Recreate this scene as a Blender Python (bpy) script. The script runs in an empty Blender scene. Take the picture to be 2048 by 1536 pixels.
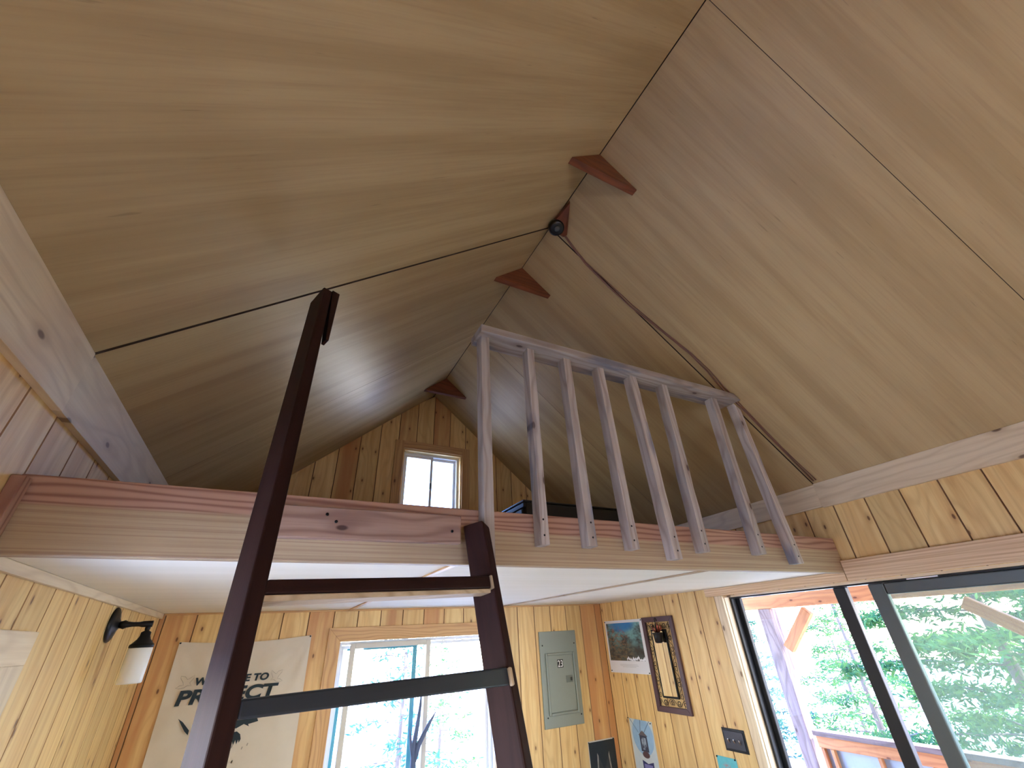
import bpy, bmesh, math, random
from mathutils import Vector, Matrix
random.seed(11)
S = bpy.context.scene
COL = S.collection

# ------------------------------------------------------------------ camera
cam_d = bpy.data.cameras.new('camera'); cam = bpy.data.objects.new('camera', cam_d); COL.objects.link(cam)
_r = Vector((0.88974121, -0.45403202, -0.04706919)); _u = Vector((-0.19911576, -0.47883597, 0.85502575)); _f = Vector((0.41074749, 0.75137942, 0.51644502))
M = Matrix((( _r.x, _u.x, -_f.x, 0.6428), (_r.y, _u.y, -_f.y, 0.0), (_r.z, _u.z, -_f.z, 1.87), (0, 0, 0, 1)))
cam.matrix_world = M
cam_d.sensor_width = 36.0; cam_d.lens = 830.08 / 2048 * 36.0; cam_d.clip_start = 0.02; cam_d.clip_end = 500
S.camera = cam

# ------------------------------------------------------------------ colour management, world, sun
S.view_settings.view_transform = 'Standard'; S.view_settings.look = 'None'
S.view_settings.gamma = 1.0; S.view_settings.use_curve_mapping = False
S.view_settings.exposure = 0.62
S.cycles.max_bounces = 10; S.cycles.diffuse_bounces = 7; S.cycles.glossy_bounces = 4; S.cycles.transparent_max_bounces = 16
S.cycles.sample_clamp_indirect = 8.0
S.cycles.use_denoising = True

W = bpy.data.worlds.new('World'); S.world = W; W.use_nodes = True
nt = W.node_tree; nt.nodes.clear()
out = nt.nodes.new('ShaderNodeOutputWorld'); bg = nt.nodes.new('ShaderNodeBackground')
tc = nt.nodes.new('ShaderNodeTexCoord'); sep = nt.nodes.new('ShaderNodeSeparateXYZ'); rp = nt.nodes.new('ShaderNodeValToRGB')
nt.links.new(tc.outputs['Generated'], sep.inputs[0]); nt.links.new(sep.outputs['Z'], rp.inputs[0])
rp.color_ramp.elements[0].position = 0.0; rp.color_ramp.elements[0].color = (1.0, 0.94, 0.84, 1)
rp.color_ramp.elements[1].position = 0.5; rp.color_ramp.elements[1].color = (0.14, 0.30, 0.90, 1)
e = rp.color_ramp.elements.new(0.07); e.color = (0.80, 0.86, 0.95, 1); e = rp.color_ramp.elements.new(0.20); e.color = (0.36, 0.54, 1.0, 1)
nt.links.new(rp.outputs[0], bg.inputs[0]); nt.links.new(bg.outputs[0], out.inputs[0])
bg.inputs[1].default_value = 15.0

sun_d = bpy.data.lights.new('sun', 'SUN'); sun_d.energy = 26.0; sun_d.angle = 0.01; sun_d.color = (1, 0.93, 0.82)
sun = bpy.data.objects.new('sun', sun_d); COL.objects.link(sun); sun.location = (12, -3, 14)
sun.rotation_euler = Vector((-0.38, 0.68, -0.85)).to_track_quat('-Z', 'Y').to_euler()

def portal(loc, w, h, normal):
    l = bpy.data.lights.new('portal', 'AREA'); l.shape = 'RECTANGLE'; l.size = w; l.size_y = h; l.cycles.is_portal = True
    o = bpy.data.objects.new('portal', l); COL.objects.link(o); o.location = loc
    o.rotation_euler = Vector(normal).to_track_quat('-Z', 'Z' if abs(normal[2]) < .5 else 'Y').to_euler()

# ------------------------------------------------------------------ key dimensions (metres)
XR = 3.664; YB = 3.902; YF = 1.491; YFR = -2.3; ZC = 2.101; ZLF = 2.287
XG = 1.791; ZG = 4.172; ML = 0.860; MR = 0.838
def zl(x): return ZG - ML * (XG - x)
def zr(x): return ZG - MR * (x - XG)
def zroof(x): return zl(x) if x < XG else zr(x)
portal((XR + .16, 1.45, 1.02), 1.98, 2.0, (-1, 0, 0))
portal((1.81, YB + .15, 1.41), 1.3, .95, (0, -1, 0))
portal((1.81, YB + .15, 3.2), .62, .66, (0, -1, 0))
portal((-.17, .98, 1.33), 1.8, 1.08, (1, 0, 0))
portal((1.9, YFR - .17, 1.40), 1.32, 1.12, (0, 1, 0))

# ------------------------------------------------------------------ mesh helpers
class MB:
    def __init__(s): s.v = []; s.f = []; s.m = []; s.g = []; s.r = []; s.sm = []
    def add(s, P, F, mat=0, L=(1, 0, 0), U=(0, 1, 0), rnd=None, off=None, smooth=False, gc=None):
        b = len(s.v); L = Vector(L).normalized(); U = Vector(U); U = (U - L * U.dot(L)).normalized(); V = L.cross(U)
        if rnd is None: rnd = random.random()
        if off is None: off = (random.uniform(0, 40), random.uniform(0, 40), random.uniform(0, 40))
        for i, p in enumerate(P):
            p = Vector(p); s.v.append(p)
            s.g.append(gc[i] if gc else (p.dot(L) + off[0], p.dot(U) + off[1], p.dot(V) + off[2])); s.r.append(rnd)
        for f in F: s.f.append([b + i for i in f]); s.m.append(mat); s.sm.append(smooth)
        return s
    def hexa(s, P, mat=0, L=(1, 0, 0), U=(0, 1, 0), rnd=None, off=None):
        # P: bottom ring 0-3 (ccw from above), top ring 4-7
        return s.add(P, [(3, 2, 1, 0), (4, 5, 6, 7), (0, 1, 5, 4), (1, 2, 6, 5), (2, 3, 7, 6), (3, 0, 4, 7)], mat, L, U, rnd, off)
    def box(s, a, b, mat=0, L=None, rnd=None, off=None):
        x0, y0, z0 = [min(a[i], b[i]) for i in range(3)]; x1, y1, z1 = [max(a[i], b[i]) for i in range(3)]
        d = (x1 - x0, y1 - y0, z1 - z0)
        o = sorted(range(3), key=lambda i: -d[i]); ax = [(1, 0, 0), (0, 1, 0), (0, 0, 1)]
        if L is None: L = ax[o[0]]; U = ax[o[1]]
        else:
            k = max(range(3), key=lambda i: abs(L[i])); o = [i for i in o if i != k]; U = ax[o[0]]
        return s.hexa([(x0, y0, z0), (x1, y0, z0), (x1, y1, z0), (x0, y1, z0), (x0, y0, z1), (x1, y0, z1), (x1, y1, z1), (x0, y1, z1)], mat, L, U, rnd, off)
    def bar(s, A, B, R, N, w, d, mat=0, n=1, wob=0, rnd=None, cutA=None, cutB=None):
        # beam from A to B (front-left corner line); R = width dir, N = depth dir
        A = Vector(A); B = Vector(B); R = Vector(R); N = Vector(N); P = []
        for i in range(n + 1):
            t = i / n; o = A.lerp(B, t); ww = w + (random.uniform(-wob, wob) if wob and 0 < i < n else 0); q = random.uniform(-wob, wob) * .4 if wob and 0 < i < n else 0
            P += [o + R * q, o + R * ww, o + R * ww + N * d, o + R * q + N * d]
        F = [(3, 2, 1, 0)]; k = 4 * n; F.append((k, k + 1, k + 2, k + 3))
        for i in range(n):
            for j in range(4): a = 4 * i + j; b = 4 * i + (j + 1) % 4; F.append((a, b, b + 4, a + 4))
        return s.add(P, F, mat, B - A, R, rnd)
    def prism(s, poly, d, mat=0, L=(1, 0, 0), U=(0, 0, 1), rnd=None):
        n = len(poly); d = Vector(d); P = [Vector(p) for p in poly] + [Vector(p) + d for p in poly]
        F = [tuple(range(n))[::-1], tuple(range(n, 2 * n))] + [(i, (i + 1) % n, (i + 1) % n + n, i + n) for i in range(n)]
        return s.add(P, F, mat, L, U, rnd)
    def tube(s, pts, r, mat=0, n=8, closed=False, rnd=None, flat=1.0, up=None):
        pts = [Vector(p) for p in pts]; P = []; m = len(pts); rr = r if hasattr(r, '__len__') else [r] * m; pu = None
        for i, p in enumerate(pts):
            t = (pts[(i + 1) % m] - pts[i - 1]) if closed else (pts[min(i + 1, m - 1)] - pts[max(i - 1, 0)])
            t.normalize()
            if up is not None: u = Vector(up); u = (u - t * u.dot(t))
            elif pu is None: u = t.orthogonal()
            else: u = pu - t * pu.dot(t)
            if u.length < 1e-6: u = t.orthogonal()
            u.normalize(); pu = u; w = t.cross(u)
            for k in range(n):
                a = 2 * math.pi * k / n; P.append(p + u * (math.cos(a) * rr[i] * flat) + w * (math.sin(a) * rr[i]))
        F = []
        for i in range(m if closed else m - 1):
            for k in range(n):
                a = i * n + k; b = i * n + (k + 1) % n; j = (i + 1) % m
                F.append((a, b, j * n + (k + 1) % n, j * n + k))
        if not closed: F.append(tuple(range(n))[::-1]); F.append(tuple(range((m - 1) * n, m * n)))
        return s.add(P, F, mat, (0, 0, 1), (1, 0, 0), rnd, smooth=True)
    def lathe(s, prof, origin, axis, mat=0, n=28, caps=True, rnd=None):
        # prof: list of (radius, height along axis)
        o = Vector(origin); a = Vector(axis).normalized(); u = a.orthogonal().normalized(); w = a.cross(u); P = []
        for r, h in prof:
            for k in range(n):
                t = 2 * math.pi * k / n; P.append(o + a * h + u * (math.cos(t) * r) + w * (math.sin(t) * r))
        F = []
        for i in range(len(prof) - 1):
            for k in range(n): F.append((i * n + k, i * n + (k + 1) % n, (i + 1) * n + (k + 1) % n, (i + 1) * n + k))
        if caps: F.append(tuple(range(n))[::-1]); F.append(tuple(range((len(prof) - 1) * n, len(prof) * n)))
        return s.add(P, F, mat, a, u, rnd, smooth=True)
    def build(s, name, mats, parent=None, bevel=0, seg=2, recalc=True):
        me = bpy.data.meshes.new(name); me.from_pydata([tuple(v) for v in s.v], [], s.f)
        if not isinstance(mats, (list, tuple)): mats = [mats]
        for m in mats: me.materials.append(m)
        me.polygons.foreach_set('material_index', s.m); me.polygons.foreach_set('use_smooth', s.sm)
        g = me.attributes.new('gc', 'FLOAT_VECTOR', 'POINT'); g.data.foreach_set('vector', [c for q in s.g for c in q])
        a = me.attributes.new('rnd', 'FLOAT', 'POINT'); a.data.foreach_set('value', s.r)
        if recalc:
            bm = bmesh.new(); bm.from_mesh(me); bmesh.ops.recalc_face_normals(bm, faces=bm.faces); bm.to_mesh(me); bm.free()
        me.update()
        o = bpy.data.objects.new(name, me); COL.objects.link(o)
        if parent is not None: o.parent = parent; o.matrix_parent_inverse = parent.matrix_world.inverted() if parent.type != 'EMPTY' else Matrix.Translation(-parent.location)
        if bevel:
            b = o.modifiers.new('bevel', 'BEVEL'); b.width = bevel; b.segments = seg; b.limit_method = 'ANGLE'; b.angle_limit = math.radians(40); b.harden_normals = False
        if any(s.sm):
            pass
        return o

def struct(o, label=None):
    o['kind'] = 'structure'
    if label: o['label'] = label
    return o
def tag(o, label, cat, group=None, kind=None):
    o['label'] = label; o['category'] = cat
    if group: o['group'] = group
    if kind: o['kind'] = kind
    return o
def thing(name, loc, label, cat, group=None):
    o = bpy.data.objects.new(name, None); COL.objects.link(o); o.location = loc; o.empty_display_size = .05
    return tag(o, label, cat, group)
def rects_minus(u0, u1, v0, v1, holes):
    us = sorted({u0, u1} | {min(max(h[i], u0), u1) for h in holes for i in (0, 1)})
    res = []
    for a, b in zip(us, us[1:]):
        if b - a < 1e-5: continue
        c = (a + b) / 2; iv = [(v0, v1)]
        for h in holes:
            if h[0] < c < h[1]:
                nx = []
                for p, q in iv:
                    if h[2] > p: nx.append((p, min(q, h[2])))
                    if h[3] < q: nx.append((max(p, h[3]), q))
                iv = [t for t in nx if t[1] - t[0] > 1e-4]
        res += [(a, b, p, q) for p, q in iv]
    return res

# ------------------------------------------------------------------ materials
def new_mat(name):
    m = bpy.data.materials.new(name); m.use_nodes = True; t = m.node_tree; b = t.nodes['Principled BSDF']; return m, t, b
def nd(t, typ, **kw):
    n = t.nodes.new(typ)
    for k, v in kw.items(): setattr(n, k, v)
    return n
def mth(t, op, a, b=None, c=None):
    n = nd(t, 'ShaderNodeMath', operation=op)
    for i, x in enumerate((a, b, c)):
        if x is None: continue
        if isinstance(x, (int, float)): n.inputs[i].default_value = x
        else: t.links.new(x, n.inputs[i])
    return n.outputs[0]
def vmul(t, v, s):
    n = nd(t, 'ShaderNodeVectorMath', operation='MULTIPLY'); t.links.new(v, n.inputs[0]); n.inputs[1].default_value = s; return n.outputs[0]
def noise(t, v, scale=1, detail=3, rough=.55):
    n = nd(t, 'ShaderNodeTexNoise'); t.links.new(v, n.inputs['Vector']); n.inputs['Scale'].default_value = scale; n.inputs['Detail'].default_value = detail; n.inputs['Roughness'].default_value = rough; return n.outputs['Fac']
def sstep(t, x, a, b):
    n = nd(t, 'ShaderNodeMapRange', interpolation_type='SMOOTHSTEP'); t.links.new(x, n.inputs[0]); n.inputs[1].default_value = a; n.inputs[2].default_value = b; n.inputs[3].default_value = 0; n.inputs[4].default_value = 1; return n.outputs[0]
def mix(t, f, a, b, mode='MIX'):
    n = nd(t, 'ShaderNodeMix', data_type='RGBA', blend_type=mode)
    if isinstance(f, (int, float)): n.inputs[0].default_value = f
    else: t.links.new(f, n.inputs[0])
    for i, x in ((6, a), (7, b)):
        if isinstance(x, tuple): n.inputs[i].default_value = (*x[:3], 1)
        else: t.links.new(x, n.inputs[i])
    return n.outputs[2]
def attr(t, name, out='Vector'):
    n = nd(t, 'ShaderNodeAttribute', attribute_name=name); return n.outputs[out]

def wood(name, light, mid, dark, red=None, knots=.6, rings=.3, ringf=55, rough=.5, spec=.4, bump=.15, stain=None, stain_amt=0., tone=.25, sc=1.0, wa=14.0, band=None, ksz=1.0):
    m, t, b = new_mat(name); g = attr(t, 'gc'); r = attr(t, 'rnd', 'Fac')
    warp = noise(t, vmul(t, g, (1.3 * sc, 5 * sc, 5 * sc)), 1, 2)
    st = sstep(t, noise(t, vmul(t, g, (1.1 * sc, 26 * sc, 26 * sc)), 1, 4), .35, .68)
    fine = noise(t, vmul(t, g, (5 * sc, 230 * sc, 230 * sc)), 1, 2, .6)
    s = nd(t, 'ShaderNodeSeparateXYZ'); t.links.new(g, s.inputs[0])
    ph = mth(t, 'ADD', mth(t, 'MULTIPLY', s.outputs[1], ringf * sc), mth(t, 'MULTIPLY', warp, wa))
    ph = mth(t, 'ADD', ph, mth(t, 'MULTIPLY', s.outputs[2], ringf * .5 * sc))
    rg = mth(t, 'POWER', mth(t, 'ADD', mth(t, 'MULTIPLY', mth(t, 'SINE', mth(t, 'MULTIPLY', ph, 6.283 * .5)), .5), .5), 3.0)
    c = mix(t, st, light, mid)
    c = mix(t, mth(t, 'MULTIPLY', rg, rings), c, dark)
    if wa < 8:
        c = mix(t, mth(t, 'MULTIPLY', sstep(t, noise(t, vmul(t, g, (.22, 120, 120)), 1, 3), .46, .62), .5), c, dark)
    if band is not None:
        bf = sstep(t, mth(t, 'ADD', s.outputs[1], mth(t, 'MULTIPLY', warp, .03)), band[0], band[0] + .012)
        lines = mth(t, 'POWER', mth(t, 'ADD', mth(t, 'MULTIPLY', mth(t, 'SINE', mth(t, 'MULTIPLY', mth(t, 'ADD', s.outputs[1], mth(t, 'MULTIPLY', noise(t, vmul(t, g, (.9, 6, 6)), 1, 2), .11)), 340)), .5), .5), 2.5)
        c = mix(t, bf, c, mix(t, mth(t, 'MULTIPLY', lines, .8), band[1], band[2]))
    if red is not None:
        rf = sstep(t, mth(t, 'ADD', r, mth(t, 'MULTIPLY', noise(t, vmul(t, g, (.5, 9, 9)), 1, 2), .45)), .98, 1.2)
        c = mix(t, mth(t, 'MULTIPLY', rf, .85), c, red)
    hs = nd(t, 'ShaderNodeHueSaturation'); t.links.new(c, hs.inputs['Color'])
    t.links.new(mth(t, 'ADD', mth(t, 'MULTIPLY', mth(t, 'FRACT', mth(t, 'MULTIPLY', r, 7.31)), tone), 1 - tone / 2), hs.inputs['Value'])
    c = hs.outputs[0]
    c = mix(t, mth(t, 'MULTIPLY', mth(t, 'SUBTRACT', fine, .35), .35), c, dark)
    if knots > 0:
        vo = nd(t, 'ShaderNodeTexVoronoi', voronoi_dimensions='2D'); t.links.new(vmul(t, g, (3.2 * sc, 7.0 * sc, 0)), vo.inputs['Vector']); vo.inputs['Scale'].default_value = 1
        sel = nd(t, 'ShaderNodeSeparateColor'); t.links.new(vo.outputs['Color'], sel.inputs[0])
        on = mth(t, 'GREATER_THAN', sel.outputs[0], 1 - knots)
        core = mth(t, 'MULTIPLY', on, mth(t, 'SUBTRACT', 1, sstep(t, vo.outputs['Distance'], .035 * ksz, .075 * ksz)))
        halo = mth(t, 'MULTIPLY', on, mth(t, 'SUBTRACT', 1, sstep(t, vo.outputs['Distance'], .05 * ksz, .22 * ksz)))
        c = mix(t, mth(t, 'MULTIPLY', halo, .45), c, dark)
        c = mix(t, mth(t, 'MULTIPLY', core, .85), c, (dark[0] * .28, dark[1] * .2, dark[2] * .18))
    if stain is not None:
        sf = sstep(t, noise(t, vmul(t, g, (2.2, 11, 11)), 1, 3), .60 - stain_amt * .3, .74 - stain_amt * .2)
        c = mix(t, mth(t, 'MULTIPLY', sf, .8), c, stain)
    t.links.new(c, b.inputs['Base Color']); b.inputs['Roughness'].default_value = rough; b.inputs['Specular IOR Level'].default_value = spec
    if bump:
        bp = nd(t, 'ShaderNodeBump'); bp.inputs['Strength'].default_value = bump; bp.inputs['Distance'].default_value = .002
        t.links.new(mth(t, 'ADD', fine, mth(t, 'MULTIPLY', rg, -.6 * rings)), bp.inputs['Height']); t.links.new(bp.outputs[0], b.inputs['Normal'])
    return m

def plain(name, col, rough=.5, metal=0, spec=.5, nz=0, nscale=30, coat=0):
    m, t, b = new_mat(name); b.inputs['Roughness'].default_value = rough; b.inputs['Metallic'].default_value = metal; b.inputs['Specular IOR Level'].default_value = spec
    if coat: b.inputs['Coat Weight'].default_value = coat; b.inputs['Coat Roughness'].default_value = .12
    o = nd(t, 'ShaderNodeTexCoord').outputs['Object']; n = noise(t, o, nscale, 3)
    c = mix(t, mth(t, 'MULTIPLY', n, nz or .12), col, tuple(x * .6 for x in col))
    t.links.new(c, b.inputs['Base Color']); return m

PINE = wood('pine_boards', (.82, .59, .245), (.72, .46, .175), (.42, .19, .06), red=(.50, .21, .075), knots=.62, ksz=.75, rings=.22, ringf=34, rough=.42, tone=.22)
PINE_G = wood('gable_boards', (.60, .36, .17), (.52, .29, .12), (.30, .12, .045), red=(.42, .18, .07), knots=.5, rings=.2, ringf=30, rough=.42, tone=.28)
WHITEPINE = wood('pale_pine_trim', (.78, .64, .43), (.70, .55, .35), (.46, .32, .18), knots=.35, rings=.3, ringf=40, rough=.45, tone=.12)
FIR = wood('fir_header', (.78, .58, .36), (.70, .49, .28), (.44, .24, .12), knots=0, rings=.4, ringf=120, rough=.5, tone=.05, wa=7)
CASING = wood('window_casing_wood', (.66, .40, .17), (.60, .34, .13), (.36, .16, .06), knots=.1, rings=.45, ringf=70, rough=.4, tone=.1)
BEAMW = wood('beam_fir', (.51, .39, .235), (.44, .325, .185), (.27, .15, .09), red=None, knots=0, rings=.14, ringf=190, rough=.5, tone=.02, wa=5, band=(2.222, (.48, .285, .19), (.22, .085, .055)))
GREY = wood('weathered_rail_wood', (.50, .44, .38), (.38, .32, .27), (.20, .13, .09), knots=.5, rings=.4, ringf=60, rough=.7, stain=(.15, .16, .20), stain_amt=.22, tone=.45)
LEDGER = wood('ledger_wood', (.42, .27, .19), (.34, .20, .13), (.15, .06, .04), knots=.55, rings=.5, ringf=50, rough=.55, tone=0)
LADDER = wood('dark_mahogany_stain', (.032, .013, .011), (.024, .010, .008), (.016, .006, .005), knots=0, rings=.4, ringf=50, rough=.5, spec=.09, bump=.1, tone=.1)
RAWWOOD = wood('raw_pale_wood', (.55, .42, .27), (.47, .35, .21), (.25, .16, .08), knots=.2, rings=.4, rough=.6)
GUSSET = wood('red_brown_stain', (.24, .075, .030), (.17, .05, .020), (.07, .02, .01), knots=.2, rings=.4, rough=.38, tone=.1)
PORCHW = wood('porch_timber', (.60, .26, .10), (.50, .19, .07), (.40, .13, .05), knots=.4, rings=.6, ringf=40, rough=.6)
PORCHG = wood('porch_post_timber', (.30, .22, .21), (.23, .16, .155), (.12, .075, .07), knots=.3, rings=.6, ringf=40, rough=.7)
DECKW = wood('deck_boards', (.74, .66, .54), (.66, .57, .45), (.32, .22, .15), knots=.3, rings=.4, rough=.7)
FLOORW = wood('floor_planks', (.64, .48, .30), (.56, .40, .23), (.24, .11, .05), knots=.3, rings=.4, rough=.35)

def ply(name, c1, c2, c3, rough, spec, streak=1.0, strong=.6):
    m, t, b = new_mat(name); g = attr(t, 'gc')
    a = noise(t, vmul(t, g, (.55, 9 * streak, 9)), 1, 5, .6); f = noise(t, vmul(t, g, (2.5, 120, 120)), 1, 3); l = noise(t, vmul(t, g, (.5, 1.1, 1)), 1, 2)
    c = mix(t, sstep(t, a, .36, .66), c1, c2); c = mix(t, mth(t, 'MULTIPLY', sstep(t, f, .45, .75), .3 * strong), c, c3)
    c = mix(t, mth(t, 'MULTIPLY', sstep(t, l, .4, .7), .35 * strong), c, c3)
    mk = mth(t, 'MULTIPLY', sstep(t, noise(t, vmul(t, g, (7, 90, 90)), 1, 2), .70, .78), .5 * strong); c = mix(t, mk, c, tuple(x * .45 for x in c3))
    t.links.new(c, b.inputs['Base Color']); b.inputs['Specular IOR Level'].default_value = spec
    rr = mth(t, 'ADD', mth(t, 'MULTIPLY', f, .15), rough); t.links.new(rr, b.inputs['Roughness'])
    bp = nd(t, 'ShaderNodeBump'); bp.inputs['Strength'].default_value = .05; bp.inputs['Distance'].default_value = .002; t.links.new(a, bp.inputs['Height']); t.links.new(bp.outputs[0], b.inputs['Normal'])
    return m
PLY = ply('plywood_ceiling', (.52, .385, .190), (.42, .295, .135), (.275, .175, .080), .38, .35)
WHITEPLY = ply('white_painted_plywood', (.84, .79, .64), (.80, .75, .59), (.68, .61, .47), .6, .2, strong=.25)

DARKGAP = plain('dark_gap', (.05, .03, .02), .9)
GROOVE = plain('groove_brown', (.32, .16, .06), .6)
EXTW = plain('siding', (.35, .25, .17), .8)
BLACKMETAL = plain('black_iron', (.012, .012, .014), .38, .6, .5)
BLACKFRAME = plain('black_aluminium', (.018, .019, .021), .35, .3)
GREYFRAME = plain('grey_aluminium', (.10, .115, .12), .35, .5)
VINYL = plain('white_vinyl', (.80, .80, .78), .35)
VINYLTAN = plain('cream_vinyl', (.62, .58, .48), .4)
CYAN = plain('teal_screen_frame', (.05, .26, .26), .5)
PANELG = plain('grey_green_enamel', (.255, .285, .235), .42, .1)
PANELG2 = plain('grey_green_latch', (.16, .18, .15), .4, .2)
PAPER = plain('white_paper', (.78, .78, .76), .6)
BLACKP = plain('black_print', (.012, .022, .028), .5)
NAVY = plain('dark_ink', (.015, .03, .04), .8)
INKGREY = plain('pencil_line', (.36, .31, .24), .8)
PURPLE = plain('aubergine_frame', (.085, .040, .045), .4)
CHROME = plain('chrome', (.8, .8, .8), .15, 1)
BLACKPL = plain('black_plastic', (.006, .006, .007), .3)
PEWTER = plain('dark_pewter', (.045, .045, .055), .4, .6)
COPPER = plain('copper_red', (.36, .09, .05), .25, .7)
CORD = plain('brown_cord', (.20, .085, .05), .45)
BRANCH = plain('blue_grey_driftwood', (.10, .13, .22), .7)
ROOFM = plain('porch_roof_metal', (.55, .6, .66), .35, .6)
RUNG_B = plain('blue_black_rung', (.020, .028, .040), .4)
def glassmat(name, tint=(1, 1, 1), refl=1.0, rough=0.0, haze=0.0):
    m = bpy.data.materials.new(name); m.use_nodes = True; t = m.node_tree; t.nodes.clear()
    o = nd(t, 'ShaderNodeOutputMaterial'); tr = nd(t, 'ShaderNodeBsdfTransparent'); gl = nd(t, 'ShaderNodeBsdfGlossy'); mx = nd(t, 'ShaderNodeMixShader'); fr = nd(t, 'ShaderNodeLayerWeight')
    tr.inputs[0].default_value = (*tint, 1); gl.inputs['Roughness'].default_value = rough; 
    t.links.new(mth(t, 'MULTIPLY', mth(t, 'ADD', mth(t, 'MULTIPLY', mth(t, 'POWER', fr.outputs['Facing'], 5.0), .9), .04), refl), mx.inputs[0]); t.links.new(tr.outputs[0], mx.inputs[1]); t.links.new(gl.outputs[0], mx.inputs[2]); 
    if haze:
        d = nd(t, 'ShaderNodeBsdfTranslucent'); d.inputs[0].default_value = (.85, .9, .86, 1); m2 = nd(t, 'ShaderNodeMixShader'); m2.inputs[0].default_value = haze; t.links.new(mx.outputs[0], m2.inputs[1]); t.links.new(d.outputs[0], m2.inputs[2]); t.links.new(m2.outputs[0], o.inputs[0])  # milky haze put into the pane as a translucent white share
    else: t.links.new(mx.outputs[0], o.inputs[0])
    return m
GLASS = glassmat('clear_glass', (.96, .98, .98)); TINT = glassmat('hazy_glass', (.66, .76, .70), haze=.05)
mm, tt, bb = new_mat('mirror_silver'); bb.inputs['Metallic'].default_value = 1; bb.inputs['Roughness'].default_value = .02; bb.inputs['Base Color'].default_value = (.86, .85, .82, 1); MIRROR = mm
mm, tt, bb = new_mat('frosted_glass'); bb.inputs['Base Color'].default_value = (.80, .80, .76, 1); bb.inputs['Roughness'].default_value = .35; bb.inputs['Transmission Weight'].default_value = 0; bb.inputs['Subsurface Weight'].default_value = .6; bb.inputs['Subsurface Radius'].default_value = (.05, .05, .05); FROST = mm
# fabric with soft creases
mm, tt, bb = new_mat('cream_cotton'); bb.inputs['Roughness'].default_value = .9; bb.inputs['Specular IOR Level'].default_value = .1
tt.links.new(mix(tt, noise(tt, nd(tt, 'ShaderNodeTexCoord').outputs['Object'], 9, 3), (.70, .62, .49), (.62, .54, .41)), bb.inputs['Base Color']); COTTON = mm
# corrugated / translucent panels on the porch rail
mm, tt, bb = new_mat('grey_sheet_panel'); bb.inputs['Roughness'].default_value = .5
tt.links.new(mix(tt, noise(tt, nd(tt, 'ShaderNodeTexCoord').outputs['Object'], 5, 4), (.42, .46, .52), (.28, .32, .38)), bb.inputs['Base Color']); SHEET = mm
def leafmat(name, a, b2):
    m, t, b = new_mat(name); r = attr(t, 'rnd', 'Fac'); c = mix(t, r, a, b2); t.links.new(c, b.inputs['Base Color']); b.inputs['Roughness'].default_value = .7; b.inputs['Specular IOR Level'].default_value = .1
    tl = nd(t, 'ShaderNodeBsdfTranslucent'); t.links.new(c, tl.inputs[0]); mx = nd(t, 'ShaderNodeMixShader'); mx.inputs[0].default_value = .45
    t.links.new(b.outputs[0], mx.inputs[1]); t.links.new(tl.outputs[0], mx.inputs[2]); t.links.new(mx.outputs[0], t.nodes['Material Output'].inputs[0]); return m
LEAF = leafmat('conifer_needles', (.035, .12, .055), (.10, .19, .045)); LEAF2 = leafmat('blue_green_needles', (.032, .12, .10), (.065, .16, .09))
BARK = plain('bark', (.16, .12, .10), .9)
GROUND = plain('dry_ground', (.62, .57, .48), .9, nz=.6, nscale=.6)

# ------------------------------------------------------------------ setting: walls of vertical tongue-and-groove boards
MOD = .1779; TH = .018
def plank_wall(axis, pos, inward, u0, u1, v0, topf, holes, u_seam, rnds=None):
    """vertical boards on a wall. axis: 'x' wall runs along x (plane y=pos); 'y' wall runs along y (plane x=pos); inward = sign of room side."""
    mb = MB(); k0 = math.floor((u0 - u_seam) / MOD); k1 = math.ceil((u1 - u_seam) / MOD)
    for k in range(k0, k1):
        a = max(u0, u_seam + k * MOD + .0012); b = min(u1, u_seam + (k + 1) * MOD - .0012)
        if b - a < .004: continue
        rnd = random.random() * .72; off = [random.uniform(0, 40) for _ in range(3)]
        if rnds and k in rnds: rnd = rnds[k]
        for (p, q, z0, z1) in rects_minus(a, b, v0, 9.0, holes):
            ch = .0028; sec = [(p, 0), (q, 0)]
            sec += [(q, TH - ch), (q - ch, TH)] if abs(q - b) < 1e-6 else [(q, TH)]
            sec += [(p + ch, TH), (p, TH - ch)] if abs(p - a) < 1e-6 else [(p, TH)]
            n = len(sec); P = []
            for top in (0, 1):
                for (u, d) in sec:
                    z = z0 if not top else (z1 if z1 < 8.9 else topf(u))
                    dd = pos + inward * (d - TH)
                    P.append((u, dd, z) if axis == 'x' else (dd, u, z))
            # split at ridge is not needed: boards are narrow
            F = [tuple(range(n)), tuple(range(n, 2 * n))[::-1]] + [(i, (i + 1) % n, (i + 1) % n + n, i + n) for i in range(n)]
            mb.add(P, F, 0, (0, 0, 1), (1, 0, 0) if axis == 'x' else (0, 1, 0), rnd, off)
            for i in range(n):   # board edges and chamfers get a darker brown so seams show
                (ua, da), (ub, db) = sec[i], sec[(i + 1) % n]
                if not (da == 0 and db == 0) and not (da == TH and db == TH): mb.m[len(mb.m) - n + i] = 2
    return mb
def slab(mb, axis, pos, outward, u0, u1, v0, v1, holes, th=.12, mat=1, gap=.0195):
    for (p, q, z0, z1) in rects_minus(u0, u1, v0, v1, holes):
        a = pos + outward * gap; b = pos + outward * (gap + th)
        if axis == 'x': mb.box((p, a, z0), (q, b, z1), mat)
        else: mb.box((a, p, z0), (b, q, z1), mat)

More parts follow.
